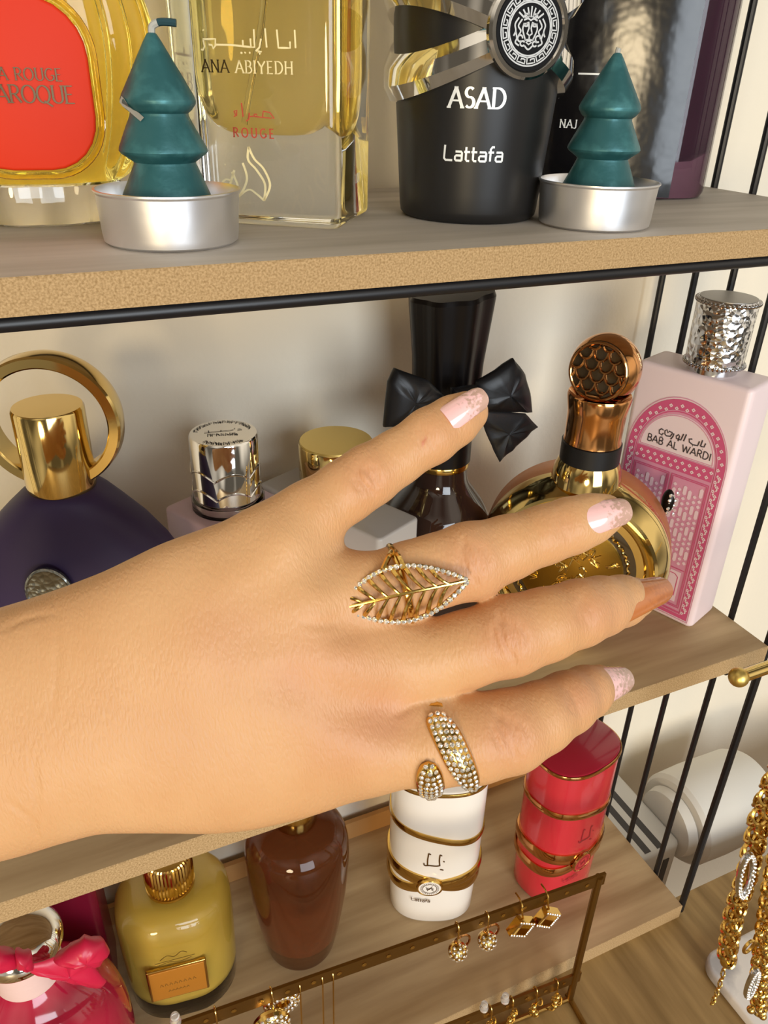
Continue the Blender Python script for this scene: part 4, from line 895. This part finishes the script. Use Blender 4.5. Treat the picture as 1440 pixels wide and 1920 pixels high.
# ================================================================== the hand (signed distance field -> one closed skin)
def build_hand():
    h = .6
    lo = np.array([-150., -62., 150.]); hi = np.array([84., 104., 236.])
    N = np.ceil((hi-lo)/h).astype(int)+1
    xs, ys, zs = [lo[i]+h*np.arange(N[i]) for i in range(3)]
    BIG = 8.0
    # --- palm, wrist and forearm: swept superellipse
    st = np.array([  # px, top, bottom, depth, half thickness
        (-420, 1290, 1760, 174, 23), (-200, 1205, 1680, 176, 21.5), (0, 1139, 1606, 178, 19.5), (60, 1121, 1592, 178.6, 18.8), (130, 1097, 1570, 179.3, 18.2), (200, 1070, 1553, 180, 17.6),
        (300, 1021, 1556, 181.5, 16.6), (400, 984, 1561, 183, 15.8), (470, 958, 1557, 184, 15.2), (530, 945, 1546, 185, 14.4), (580, 955, 1535, 186, 13.6),
        (630, 1020, 1520, 187, 12.2), (680, 1060, 1500, 188, 10.8), (730, 1100, 1480, 188.6, 9.0), (770, 1140, 1450, 189, 7.0), (800, 1180, 1400, 189.5, 5.0), (825, 1220, 1340, 190, 2.4)], float)
    X = (st[:, 0]-720)/FPX*st[:, 3]; yt = (st[:, 1]-960)/FPX*st[:, 3]; yb = (st[:, 2]-960)/FPX*st[:, 3]
    from numpy import interp
    def sm(a):
        v = interp(xs, X, a); k = np.ones(9)/9; return np.convolve(np.pad(v, 4, mode='edge'), k, 'valid')
    cy, hy, cz, hz = sm((yt+yb)/2), np.maximum(sm((yb-yt)/2), .3), sm(st[:, 3]), np.maximum(sm(st[:, 4]), .3)
    dy = (ys[None, :, None]-cy[:, None, None])/hy[:, None, None]
    # back of the hand is arched: shift the centre line in depth towards both edges
    arch = 3.2*np.clip(dy, -1.2, 1.2)**2*np.clip((xs-(-70))/60, 0, 1)[:, None, None]
    dz = (zs[None, None, :]-cz[:, None, None]-arch)/hz[:, None, None]
    p = 2.35
    A = np.abs(dy).astype(np.float32)**p; B = np.abs(dz).astype(np.float32)**p
    g = (A+B)**(1/p)
    gy = (A/np.maximum(np.abs(dy), 1e-3))/hy[:, None, None]; gz = (B/np.maximum(np.abs(dz), 1e-3))/hz[:, None, None]
    gn = np.sqrt(gy*gy+gz*gz)*np.maximum(g, 1e-3)**(1-p)
    D = ((g-1)/np.maximum(gn, 1e-3)).astype(np.float32)
    xend = X[-1]; D = np.maximum(D, (xs-xend)[:, None, None].astype(np.float32))
    np.clip(D, -BIG*2, BIG*2, out=D)
    def smin(a, b, k):
        t = np.maximum(k-np.abs(a-b), 0)/k; return np.minimum(a, b)-t*t*k*.25
    def block(P, R, m):
        a = np.floor((np.min(P, 0)-R-m-lo)/h).astype(int).clip(0, N-1); b = np.ceil((np.max(P, 0)+R+m-lo)/h).astype(int).clip(1, N)+1
        return tuple(slice(i, j) for i, j in zip(a, b))
    def cone(sl, a, b, ra, rb, flat=1.0):
        x, y, z = xs[sl[0]][:, None, None], ys[sl[1]][None, :, None], zs[sl[2]][None, None, :]
        ab = b-a; L2 = ab@ab
        t = ((x-a[0])*ab[0]+(y-a[1])*ab[1]+(z-a[2])*ab[2])/L2; t = np.clip(t, 0, 1); t2 = t*t*(3-2*t)*.35+t*.65
        d = np.sqrt((x-a[0]-t*ab[0])**2+(y-a[1]-t*ab[1])**2+((z-a[2]-t*ab[2])/flat)**2)-(ra+(rb-ra)*t2)
        return d.astype(np.float32)
    # --- fingers: px, py, depth, radius px
    FING = {
     'little': [(520, 1015, 187, 66), (585, 965, 188, 64), (650, 920, 190, 58), (693, 891, 191, 57), (740, 861, 192.5, 51), (808, 817, 194, 52), (850, 790, 196, 47), (876, 773, 197.5, 40)],
     'ring': [(600, 1130, 187, 66), (690, 1107, 188, 68), (770, 1086, 189.5, 70), (820, 1070, 190, 68), (882, 1052, 190.5, 72), (950, 1028, 192, 60), (1020, 1003, 193.5, 54), (1070, 986, 194.5, 52), (1108, 973, 195.5, 46), (1134, 964, 196.5, 38)],
     'middle': [(600, 1240, 187, 68), (690, 1240, 188, 72), (800, 1236, 189.5, 71), (870, 1219, 190, 71), (955, 1192, 190, 75), (1020, 1172, 191.5, 68), (1085, 1150, 195, 62), (1125, 1137, 199, 55), (1165, 1127, 204, 47), (1190, 1121, 208, 39)],
     'index': [(610, 1390, 186, 70), (700, 1396, 187.5, 80), (810, 1390, 188.5, 83), (890, 1384, 189, 82), (955, 1371, 189.5, 77), (1010, 1347, 192, 66), (1062, 1318, 197, 57), (1098, 1298, 202.5, 48), (1122, 1286, 207.5, 40)],
     'thumb': [(300, 1400, 192, 105), (430, 1440, 199, 92), (560, 1430, 208, 78), (680, 1410, 212, 68), (760, 1395, 213, 62), (820, 1385, 214, 55)]}
    FR = {}
    for nm, pts in FING.items():
        C3 = [pc(a, b, d) for a, b, d, r in pts]; RR = [r/FPX*d for a, b, d, r in pts]
        sl = block(np.array(C3), max(RR), 5); F = None
        for i in range(len(pts)-1):
            d = cone(sl, C3[i], C3[i+1], RR[i], RR[i+1], .95)
            F = d if F is None else smin(F, d, 2.0)
        FR[nm] = (C3, RR); pts3 = F
        base = D0[sl] if nm != 'little' else D[sl]
        if nm == 'little': D0 = D.copy(); base = D0[sl]
        D[sl] = np.minimum(D[sl], smin(base, F, 6.5 if nm != 'thumb' else 9))
    # --- bumps (knuckles, wrist bone) and hollows
    def bump(px, py, d, r, k, amt):
        c = pc(px, py, d); sl = block(np.array([c]), r, 6)
        x, y, z = xs[sl[0]][:, None, None], ys[sl[1]][None, :, None], zs[sl[2]][None, None, :]
        q = ((x-c[0])**2+(y-c[1])**2+(z-c[2])**2)/r**2
        D[sl] -= (amt*np.exp(-q*2.2)).astype(np.float32)
    for px, py, d, r, a in ((548, 1010, 174, 11, 1.7), (612, 1118, 175, 11, 1.5), (640, 1232, 175, 12, 1.9), (668, 1390, 176, 13, 1.3), (600, 1068, 176, 8, -.9), (640, 1172, 177, 8, -1.5), (560, 1268, 174, 9, -.8), (735, 1335, 178, 9, -1.8), (660, 1315, 176, 9, -.8), (330, 1060, 168, 16, .9), (90, 1230, 160, 20, -1.0), (160, 1180, 163, 16, .8),
                          (480, 1180, 171, 12, -.7), (420, 1330, 169, 14, -.5), (320, 1230, 167, 14, .6)):
        bump(px, py, d, r, 0, a)
    # tendons on the back of the hand
    for (a, b) in (((360, 1240), (630, 1232)), ((360, 1200), (600, 1120)), ((330, 1160), (540, 1020)), ((360, 1300), (650, 1385))):
        for t in np.linspace(0, 1, 9):
            bump(a[0]+(b[0]-a[0])*t, a[1]+(b[1]-a[1])*t, 168+5*t, 7, 0, .22)
    # light smoothing
    for ax_ in range(3):
        D = (np.roll(D, 1, ax_)+2*D+np.roll(D, -1, ax_))/4
    D[0] = BIG; D[-1] = BIG; D[:, 0] = BIG; D[:, -1] = BIG; D[:, :, 0] = BIG; D[:, :, -1] = BIG
    # --- surface nets
    neg = D < 0
    n0 = neg[:-1, :-1, :-1].astype(np.int8); cnt = np.zeros_like(n0)
    for i in (0, 1):
        for j in (0, 1):
            for k in (0, 1): cnt += neg[i:N[0]-1+i, j:N[1]-1+j, k:N[2]-1+k]
    act = (cnt > 0) & (cnt < 8); idx = np.argwhere(act); ids = -np.ones(act.shape, np.int64); ids[act] = np.arange(len(idx))
    acc = np.zeros((len(idx), 3)); w = np.zeros(len(idx)); cor = [(i, j, k) for i in (0, 1) for j in (0, 1) for k in (0, 1)]
    val = {c: D[idx[:, 0]+c[0], idx[:, 1]+c[1], idx[:, 2]+c[2]].astype(float) for c in cor}
    for a in cor:
        for ax_ in range(3):
            if a[ax_]: continue
            b = list(a); b[ax_] = 1; b = tuple(b); m = (val[a] < 0) != (val[b] < 0)
            t = np.where(m, val[a]/(val[a]-val[b]+1e-12), 0); P = np.repeat(np.array([a], float), len(idx), 0); P[:, ax_] = t
            acc += P*m[:, None]; w += m
    V = lo+h*(idx+acc/w[:, None]); F = []
    for ax_ in range(3):
        u_, v_ = [(1, 2), (2, 0), (0, 1)][ax_]
        s0 = [slice(None)]*3; s1 = [slice(None)]*3; s0[ax_] = slice(0, -1); s1[ax_] = slice(1, None)
        ch = np.argwhere(neg[tuple(s0)] != neg[tuple(s1)]); ch = ch[(ch[:, u_] > 0) & (ch[:, v_] > 0) & (ch[:, u_] < N[u_]-1) & (ch[:, v_] < N[v_]-1)]
        eu = np.zeros(3, int); eu[u_] = 1; ev = np.zeros(3, int); ev[v_] = 1
        q = [ids[tuple((ch-o).T)] for o in (eu+ev, ev, 0*eu, eu)]
        flip = ~neg[tuple(ch.T)]; Q = np.stack(q, 1); Q[flip] = Q[flip][:, ::-1]; F.append(Q)
    F = np.concatenate(F); F = F[(F >= 0).all(1)]
    # light laplacian smoothing
    for _ in range(3):
        S_ = np.zeros_like(V); c_ = np.zeros(len(V))
        for a, b in ((0, 1), (1, 2), (2, 3), (3, 0)):
            np.add.at(S_, F[:, a], V[F[:, b]]); np.add.at(c_, F[:, a], 1); np.add.at(S_, F[:, b], V[F[:, a]]); np.add.at(c_, F[:, b], 1)
        V = V*.5+.5*S_/c_[:, None]
    # --- creases on the dorsal skin
    fn = np.cross(V[F[:, 2]]-V[F[:, 0]], V[F[:, 3]]-V[F[:, 1]]); Nn = np.zeros_like(V)
    for k in range(4): np.add.at(Nn, F[:, k], fn)
    Nn /= np.linalg.norm(Nn, axis=1)[:, None]+1e-9
    px = 720+FPX*V[:, 0]/V[:, 2]; py = 960+FPX*V[:, 1]/V[:, 2]; front = (Nn[:, 2] < .15)
    disp = np.zeros(len(V))
    def crease(pts, wd, dep):
        nonlocal disp
        P = spline(pts, 6); best = np.full(len(V), 1e9)
        m = front & (px > P[:, 0].min()-20) & (px < P[:, 0].max()+20) & (py > P[:, 1].min()-20) & (py < P[:, 1].max()+20)
        x, y = px[m], py[m]; bb = np.full(m.sum(), 1e9); tt = np.zeros(m.sum())
        for i in range(len(P)-1):
            a, b = P[i], P[i+1]; L2 = ((b-a)**2).sum()+1e-9; t = np.clip(((x-a[0])*(b[0]-a[0])+(y-a[1])*(b[1]-a[1]))/L2, 0, 1)
            d = np.hypot(x-a[0]-t*(b[0]-a[0]), y-a[1]-t*(b[1]-a[1])); u_ = d < bb; bb[u_] = d[u_]; tt[u_] = ((i+t)/(len(P)-1))[u_]
        e = np.exp(-(bb/wd)**2)*np.sin(np.clip(tt, .04, .96)*PI)**.7
        r = np.exp(-((bb-2.4*wd)/(1.6*wd))**2)*.3
        v = np.zeros(len(V)); v[m] = -dep*e+dep*r*.5*np.sin(tt*PI); disp += v
    def knuckle(cx, cy_, ang, half, offs, dep=.34, bow=.10):
        a = math.radians(ang); d = np.array([math.cos(a), math.sin(a)]); n = np.array([-d[1], d[0]])
        rr = random.Random(int(cx))
        for o, l, dd in offs:
            c = np.array([cx, cy_])+d*o
            w0 = half*l; sgn = 1 if o > 0 else -1
            crease([c-n*w0+d*sgn*-bow*w0*1.2+rr.uniform(-3, 3)*d, c-n*w0*.4+rr.uniform(-2, 2)*d, c+n*w0*.3+rr.uniform(-2, 2)*d, c+n*w0+d*sgn*-bow*w0*1.2], 5.2, dep*dd*2.2)
    K = [(-26, .55, .7), (-12, .75, 1), (2, .8, .9), (15, .6, .8), (28, .45, .6)]
    knuckle(690, 898, -34, 42, [(-24, .5, .8), (-10, .8, 1), (6, .7, 1), (20, .5, .8)])
    knuckle(800, 822, -34, 40, [(-14, .5, .5), (0, .7, .7), (12, .5, .5)], .25)
    knuckle(885, 1052, -17, 58, K); knuckle(1055, 990, -18, 44, [(-12, .5, .5), (0, .75, .7), (12, .5, .5)], .25)
    knuckle(955, 1195, -17, 62, K, .42); knuckle(1100, 1148, -18, 50, [(-16, .5, .6), (-4, .7, .8), (8, .6, .6)], .25)
    knuckle(955, 1375, -22, 62, K, .40); knuckle(1075, 1315, -28, 44, [(-10, .5, .5), (2, .7, .6)], .22)
    for pts, wd, dp in (([(640, 1165), (600, 1172), (560, 1166)], 9, .3), ([(10, 1500), (60, 1540), (70, 1580)], 5, .3), ([(0, 1185), (50, 1160), (110, 1150)], 6, .25), ([(100, 1120), (108, 1230), (96, 1340)], 7, .22), ([(62, 1420), (70, 1500), (62, 1580)], 6, .25), ([(790, 1165), (760, 1166), (730, 1158)], 7, .4), ([(815, 1310), (770, 1325), (735, 1345)], 9, .5)): crease(pts, wd, dp)
    # fine transverse skin folds on the back of hand and wrist
    rr = random.Random(11)
    V = V+Nn*disp[:, None]
    blush = np.zeros(len(V))
    for cx, cy_, r, a in ((690, 893, 34, .8), (885, 1052, 42, .9), (955, 1195, 44, 1), (955, 1378, 44, 1), (800, 820, 26, .5), (1058, 990, 28, .5), (1100, 1148, 30, .5), (1080, 1315, 30, .6), (545, 1270, 40, .55), (420, 1190, 60, .35), (640, 1225, 60, .5), (650, 1390, 60, .6), (730, 1345, 40, .9), (860, 785, 30, .4), (1150, 1150, 40, .5), (1110, 1300, 30, .5)):
        blush += a*np.exp(-((px-cx)**2+(py-cy_)**2)/(2*r*r))
    scratch = np.exp(-(((px-795)*.94+(py-828)*.34)/2.2)**2-((-(px-795)*.34+(py-828)*.94)/7)**2)
    return V, F, FR, np.clip(blush, 0, 1), scratch
HV, HF, FR, BL, SCR = build_hand()
HW = c2w(HV)
ORG = c2w(pc(0, 1375, 178))
skin = mat('skin', 'cfa173', .45, sss=.12, noise=(38, 4, .35, .75), alt='c69465', spec=.42)
t_ = skin.node_tree; b_ = t_.nodes['Principled BSDF']
tx = t_.nodes.new('ShaderNodeTexCoord'); mp = t_.nodes.new('ShaderNodeMapping'); mp.inputs['Rotation'].default_value = (0.2, .35, .25); mp.inputs['Scale'].default_value = (2.4, 1, .8)
n1 = t_.nodes.new('ShaderNodeTexNoise'); n1.inputs['Scale'].default_value = 620; n1.inputs['Detail'].default_value = 3
v1 = t_.nodes.new('ShaderNodeTexVoronoi'); v1.inputs['Scale'].default_value = 560; v1.feature = 'DISTANCE_TO_EDGE'
ad = t_.nodes.new('ShaderNodeMath'); ad.operation = 'ADD'; bp = t_.nodes.new('ShaderNodeBump'); bp.inputs['Strength'].default_value = .36; bp.inputs['Distance'].default_value = .00045
t_.links.new(tx.outputs['Object'], mp.inputs['Vector']); t_.links.new(mp.outputs[0], n1.inputs['Vector']); t_.links.new(mp.outputs[0], v1.inputs['Vector'])
t_.links.new(n1.outputs['Fac'], ad.inputs[0]); t_.links.new(v1.outputs['Distance'], ad.inputs[1]); t_.links.new(ad.outputs[0], bp.inputs['Height']); t_.links.new(bp.outputs[0], b_.inputs['Normal'])
g = G(); g.V = [tuple(v) for v in (HW-ORG)]; g.F = [tuple(int(i) for i in f) for f in HF]
hand = obj('hand', g, skin, None, ORG, smooth=180)
for nm_, arr in (('blush', BL), ('scratch', SCR)):
    at_ = hand.data.attributes.new(nm_, 'FLOAT', 'POINT'); at_.data.foreach_set('value', arr.astype(np.float32))
    an = t_.nodes.new('ShaderNodeAttribute'); an.attribute_name = nm_
    ml = t_.nodes.new('ShaderNodeMath'); ml.operation = 'MULTIPLY'; ml.inputs[1].default_value = .34 if nm_ == 'blush' else .85; t_.links.new(an.outputs['Fac'], ml.inputs[0])
    mx = t_.nodes.new('ShaderNodeMix'); mx.data_type = 'RGBA'; mx.inputs[7].default_value = (*rgb('b9705c' if nm_ == 'blush' else 'b03a34'), 1)
    src = b_.inputs['Base Color'].links[0].from_socket; t_.links.new(src, mx.inputs[6]); t_.links.new(ml.outputs[0], mx.inputs[0]); t_.links.new(mx.outputs[2], b_.inputs['Base Color'])
tag(hand, "person's left hand reaching in from the left, fingers spread, pale pink nails and two rings", 'hand')
# glittered nail tips
def nail_mat(name, base, tip):
    m = mat(name, base, .14, coat=.5); t = m.node_tree; b = t.nodes['Principled BSDF']
    a = t.nodes.new('ShaderNodeAttribute'); a.attribute_name = 'along'
    n = t.nodes.new('ShaderNodeTexNoise'); n.inputs['Scale'].default_value = 900; n.inputs['Detail'].default_value = 2; tx = t.nodes.new('ShaderNodeTexCoord'); t.links.new(tx.outputs['Object'], n.inputs['Vector'])
    s = t.nodes.new('ShaderNodeMath'); s.operation = 'MULTIPLY_ADD'; s.inputs[1].default_value = 1.6; s.inputs[2].default_value = -1.12
    t.links.new(n.outputs['Fac'], s.inputs[0]); ad = t.nodes.new('ShaderNodeMath'); ad.operation = 'ADD'; t.links.new(s.outputs[0], ad.inputs[0]); t.links.new(a.outputs['Fac'], ad.inputs[1])
    r = t.nodes.new('ShaderNodeMapRange'); r.inputs[1].default_value = .22; r.inputs[2].default_value = .5; r.inputs[4].default_value = .8; t.links.new(ad.outputs[0], r.inputs[0])
    mx = t.nodes.new('ShaderNodeMix'); mx.data_type = 'RGBA'; mx.inputs[6].default_value = (*rgb(base), 1); mx.inputs[7].default_value = (*rgb(tip), 1)
    t.links.new(r.outputs[0], mx.inputs[0]); t.links.new(mx.outputs[2], b.inputs['Base Color']); return m
NP = nail_mat('pink_glitter_polish', 'efc0bf', 'b0917c'); NC = nail_mat('copper_reflection_nail', 'b9703e', 'a8643a')  # NC: warm reflection off the gold bottle, put into the middle nail's colour
def nail(cut, tip, w0, w1, d0, d1, m, lift, tiltv, label=None):
    """cuticle and tip centres in photo pixels, half widths px, depths of the plate"""
    c0, c1 = pc(*cut, d0), pc(*tip, d1); a = c1-c0; Ln = np.linalg.norm(a); a /= Ln
    n = np.array([tiltv[0], tiltv[1], -1.]); n -= a*(n@a); n /= np.linalg.norm(n); s = np.cross(a, n)
    W0, W1 = w0/FPX*d0, w1/FPX*d1; V = []; F = []; al = []; nu, nv = 22, 20
    for lay in (0, 1):
        for i in range(nu+1):
            t = i/nu
            for j in range(nv+1):
                q = -1+2*j/nv; sq = abs(q)
                # rounded cuticle and tip
                tt = t+(.03*sq**2)*(1-t)-(.15*sq**3)*t
                w = W0+(W1-W0)*t; ph = q*.98; R = w/math.sin(.98)
                P = c0+a*Ln*tt+s*R*math.sin(ph)+n*(R*(math.cos(ph)-1)+lift-.55*lay+.5*math.sin(PI*t)*.9)
                V.append(P); al.append(t)
    k = (nu+1)*(nv+1); r = nv+1
    for i in range(nu):
        for j in range(nv):
            x = i*r+j; F.append((x, x+1, x+r+1, x+r)); F.append((k+x+r, k+x+r+1, k+x+1, k+x))
    for i in range(nu): F.append((i*r, (i+1)*r, k+(i+1)*r, k+i*r)); F.append((i*r+nv, k+i*r+nv, k+(i+1)*r+nv, (i+1)*r+nv))
    for j in range(nv): F.append((j, k+j, k+j+1, j+1)); F.append((nu*r+j, nu*r+j+1, k+nu*r+j+1, k+nu*r+j))
    o = obj('fingernail', ([v-ORG for v in c2w(np.array(V))], F), m, hand, smooth=50)
    at = o.data.attributes.new('along', 'FLOAT', 'POINT'); at.data.foreach_set('value', al)
    if label: o['label'] = label
nail((838, 785), (910, 737), 27, 23, 188.6, 191.0, NP, .4, (0, -.15), 'pink nail with a glitter tip')
nail((1096, 975), (1183, 953), 33, 26, 188.5, 191.2, NP, .4, (.1, -.2), 'pink nail with a brown glitter tip')
nail((1166, 1126), (1256, 1097), 40, 27, 195.6, 208, NC, .5, (.3, -.55), 'nail with a warm copper reflection put into its colour')
nail((1115, 1289), (1185, 1268), 41, 26, 196.8, 210.5, NP, .4, (.45, -.5), 'pink nail seen at a slant')

# ================================================================== rings
gd = 'gold'
# leaf ring on the ring finger
RC = pc(756, 1096, 189.2)
ring = thing('leaf_ring', c2w(RC), 'gold openwork leaf ring edged with crystals on the ring finger', 'ring')
W2 = lambda P: c2w(np.array(P))-c2w(RC)
TIPL, TIPR = np.array([634., 1142]), np.array([877., 1088]); axd = (TIPR-TIPL)/np.linalg.norm(TIPR-TIPL); axn = np.array([axd[1], -axd[0]]); LL = np.linalg.norm(TIPR-TIPL)
def leaf(t, s, off=0.):
    """t along 0..1, s across -1..1 (+ = up)"""
    up, dn = 54*math.sin(PI*t**.92)**.92, 50*math.sin(PI*t**1.08)**.92
    p = TIPL+axd*LL*t+axn*(s*(up if s > 0 else dn))
    d = 177.6+2.6*abs(s)**2*math.sin(PI*t)+1.2*(2*t-1)**2-off
    return pc(p[0], p[1], d)
def lt(pts, r, n=8, **k): return tube(W2(pts), r, n, **k)
N_ = 44
edge = [leaf(i/22, 1) for i in range(23)]+[leaf(1-i/22, -1) for i in range(1, 22)]
obj('leaf_rim', lt(edge, .62, 8, closed=True), gd, ring)
obj('midrib', lt([leaf(.02+.96*i/20, -.02+.04*math.sin(3*i/20), .5) for i in range(21)], .42), gd, ring)
for k in range(8):
    t0 = .12+.095*k
    for s in (1, -1):
        obj('leaf_vein', lt([leaf(t0+.08-.17*u+.05*u*u, s*u*.97, .45*(1-u)+.55*math.sin(PI*u)) for u in np.linspace(0, 1, 9)], np.linspace(.3, .62, 9)), gd, ring)
prm = []
for s in (1, -1):
    pts = np.array([leaf(i/200, s) for i in range(201)]); dd = np.r_[0, np.cumsum(np.linalg.norm(np.diff(pts, axis=0), axis=1))]
    n = 25
    for k in range(n):
        q = np.array([np.interp((k+.5)/n*dd[-1], dd, pts[:, i]) for i in range(3)]); gem(W2(q+np.array([0, 0, -.75])), W2(q+np.array([0, 0, -1]))-W2(q), .66, ring)
a3 = pc(820, 1070, 190)-pc(690, 1107, 188); a3 /= np.linalg.norm(a3); e1 = np.array([0, 0, -1.])-a3*(-a3[2]); e1 /= np.linalg.norm(e1); e2 = np.cross(a3, e1)
c_ = pc(750, 1096, 189.2); RRg = 9.5
obj('band', lt([c_+RRg*(math.cos(a)*e1+math.sin(a)*e2) for a in [2*PI*i/64 for i in range(64)]], .85, 10, closed=True), gd, ring)
for s in (-1, 1):
    top = pc(738, 1030, 186.5)
    obj('split_shank', lt(spline([top, pc(738+s*9, 1044, 181.5), pc(738+s*20, 1068, 179.2)], 6), .7, 8), gd, ring)
# pave wrap ring on the index finger
RC2 = pc(830, 1390, 188.6)
rg = thing('wrap_ring', c2w(RC2), 'open gold wrap ring with two pave crystal petals on the index finger', 'ring')
W3 = lambda P: c2w(np.array(P))-c2w(RC2)
a3 = pc(890, 1384, 189)-pc(760, 1393, 188); a3 /= np.linalg.norm(a3); e1 = np.array([0, 0, -1.])-a3*(-a3[2]); e1 /= np.linalg.norm(e1); e2 = np.cross(a3, e1); e2 = e2 if e2[1] < 0 else -e2
RF = 11.0
def around2(ang, along, r): return RC2+e1*r*math.cos(ang)+e2*r*math.sin(ang)+a3*along
loops = []
for i in range(40):
    t = i/39; ang = 1.05+t*(2*PI-2.15); al = -2.2+(-1.5)*t; wd = 2.0-.6*math.sin(PI*t)
    loops.append(W3([around2(ang, al+x*wd, RF+z) for x, z in ((-1, -.3), (1, -.3), (1, .5), (.4, .95), (-.4, .95), (-1, .5))]))
obj('band', loft(loops), gd, rg, smooth=40)
def petal(a0, a1, l0, l1, wmax, sk, rows, name):
    nu, nv = 24, 12; V = []; C = []
    def pt(t, q, up=0.):
        ang = a0+(a1-a0)*t; w = wmax*(max(0, 1-abs(2*(t**sk)-1)**2.6))**.5+.25
        hgt = .5+1.7*(1-q*q)*min(1, w/wmax+.2)
        return around2(ang, l0+(l1-l0)*t+q*w, RF+hgt-.4+up)
    for lay in (0, 1):
        for i in range(nu+1):
            for j in range(nv+1):
                q = -1+2*j/nv; V.append(pt(i/nu, q) if lay == 0 else around2(a0+(a1-a0)*i/nu, l0+(l1-l0)*i/nu+q*(wmax*(max(0, 1-abs(2*((i/nu)**sk)-1)**2.6))**.5+.25), RF-.3))
    k = (nu+1)*(nv+1); r = nv+1; F = []
    for i in range(nu):
        for j in range(nv): x = i*r+j; F += [(x, x+1, x+r+1, x+r), (k+x+r, k+x+r+1, k+x+1, k+x)]
        F += [(i*r, i*r+r, k+i*r+r, k+i*r), (i*r+nv, k+i*r+nv, k+i*r+r+nv, i*r+r+nv)]
    for j in range(nv): F += [(j, k+j, k+j+1, j+1), (nu*r+j, nu*r+j+1, k+nu*r+j+1, k+nu*r+j)]
    o = obj(name, (list(W3(V)), F), gd, rg, smooth=60)
    Lg = abs(a1-a0)*RF; pitch = 1.22; n = int(Lg/pitch)
    for i in range(n):
        t = (i+.5)/n; w = wmax*(max(0, 1-abs(2*(t**sk)-1)**2.6))**.5; m = max(1, int(2*w/pitch+.3))
        for j in range(m):
            q = ((j+.5)/m*2-1)*.92+(.0); P = pt(t, q, .12); P2 = pt(t, q*1.0, 1.1)
            nrm = (P2-P)/np.linalg.norm(P2-P)+a3*q*.7
            gem(W3(P), W3(P+nrm)-W3(P), .60, o if False else rg)
petal(.86, -1.0, -2.2, 5.9, 3.3, .66, 5, 'long_petal')
petal(-.10, -1.5, -4.9, -3.6, 3.0, 1.0, 5, 'short_petal')
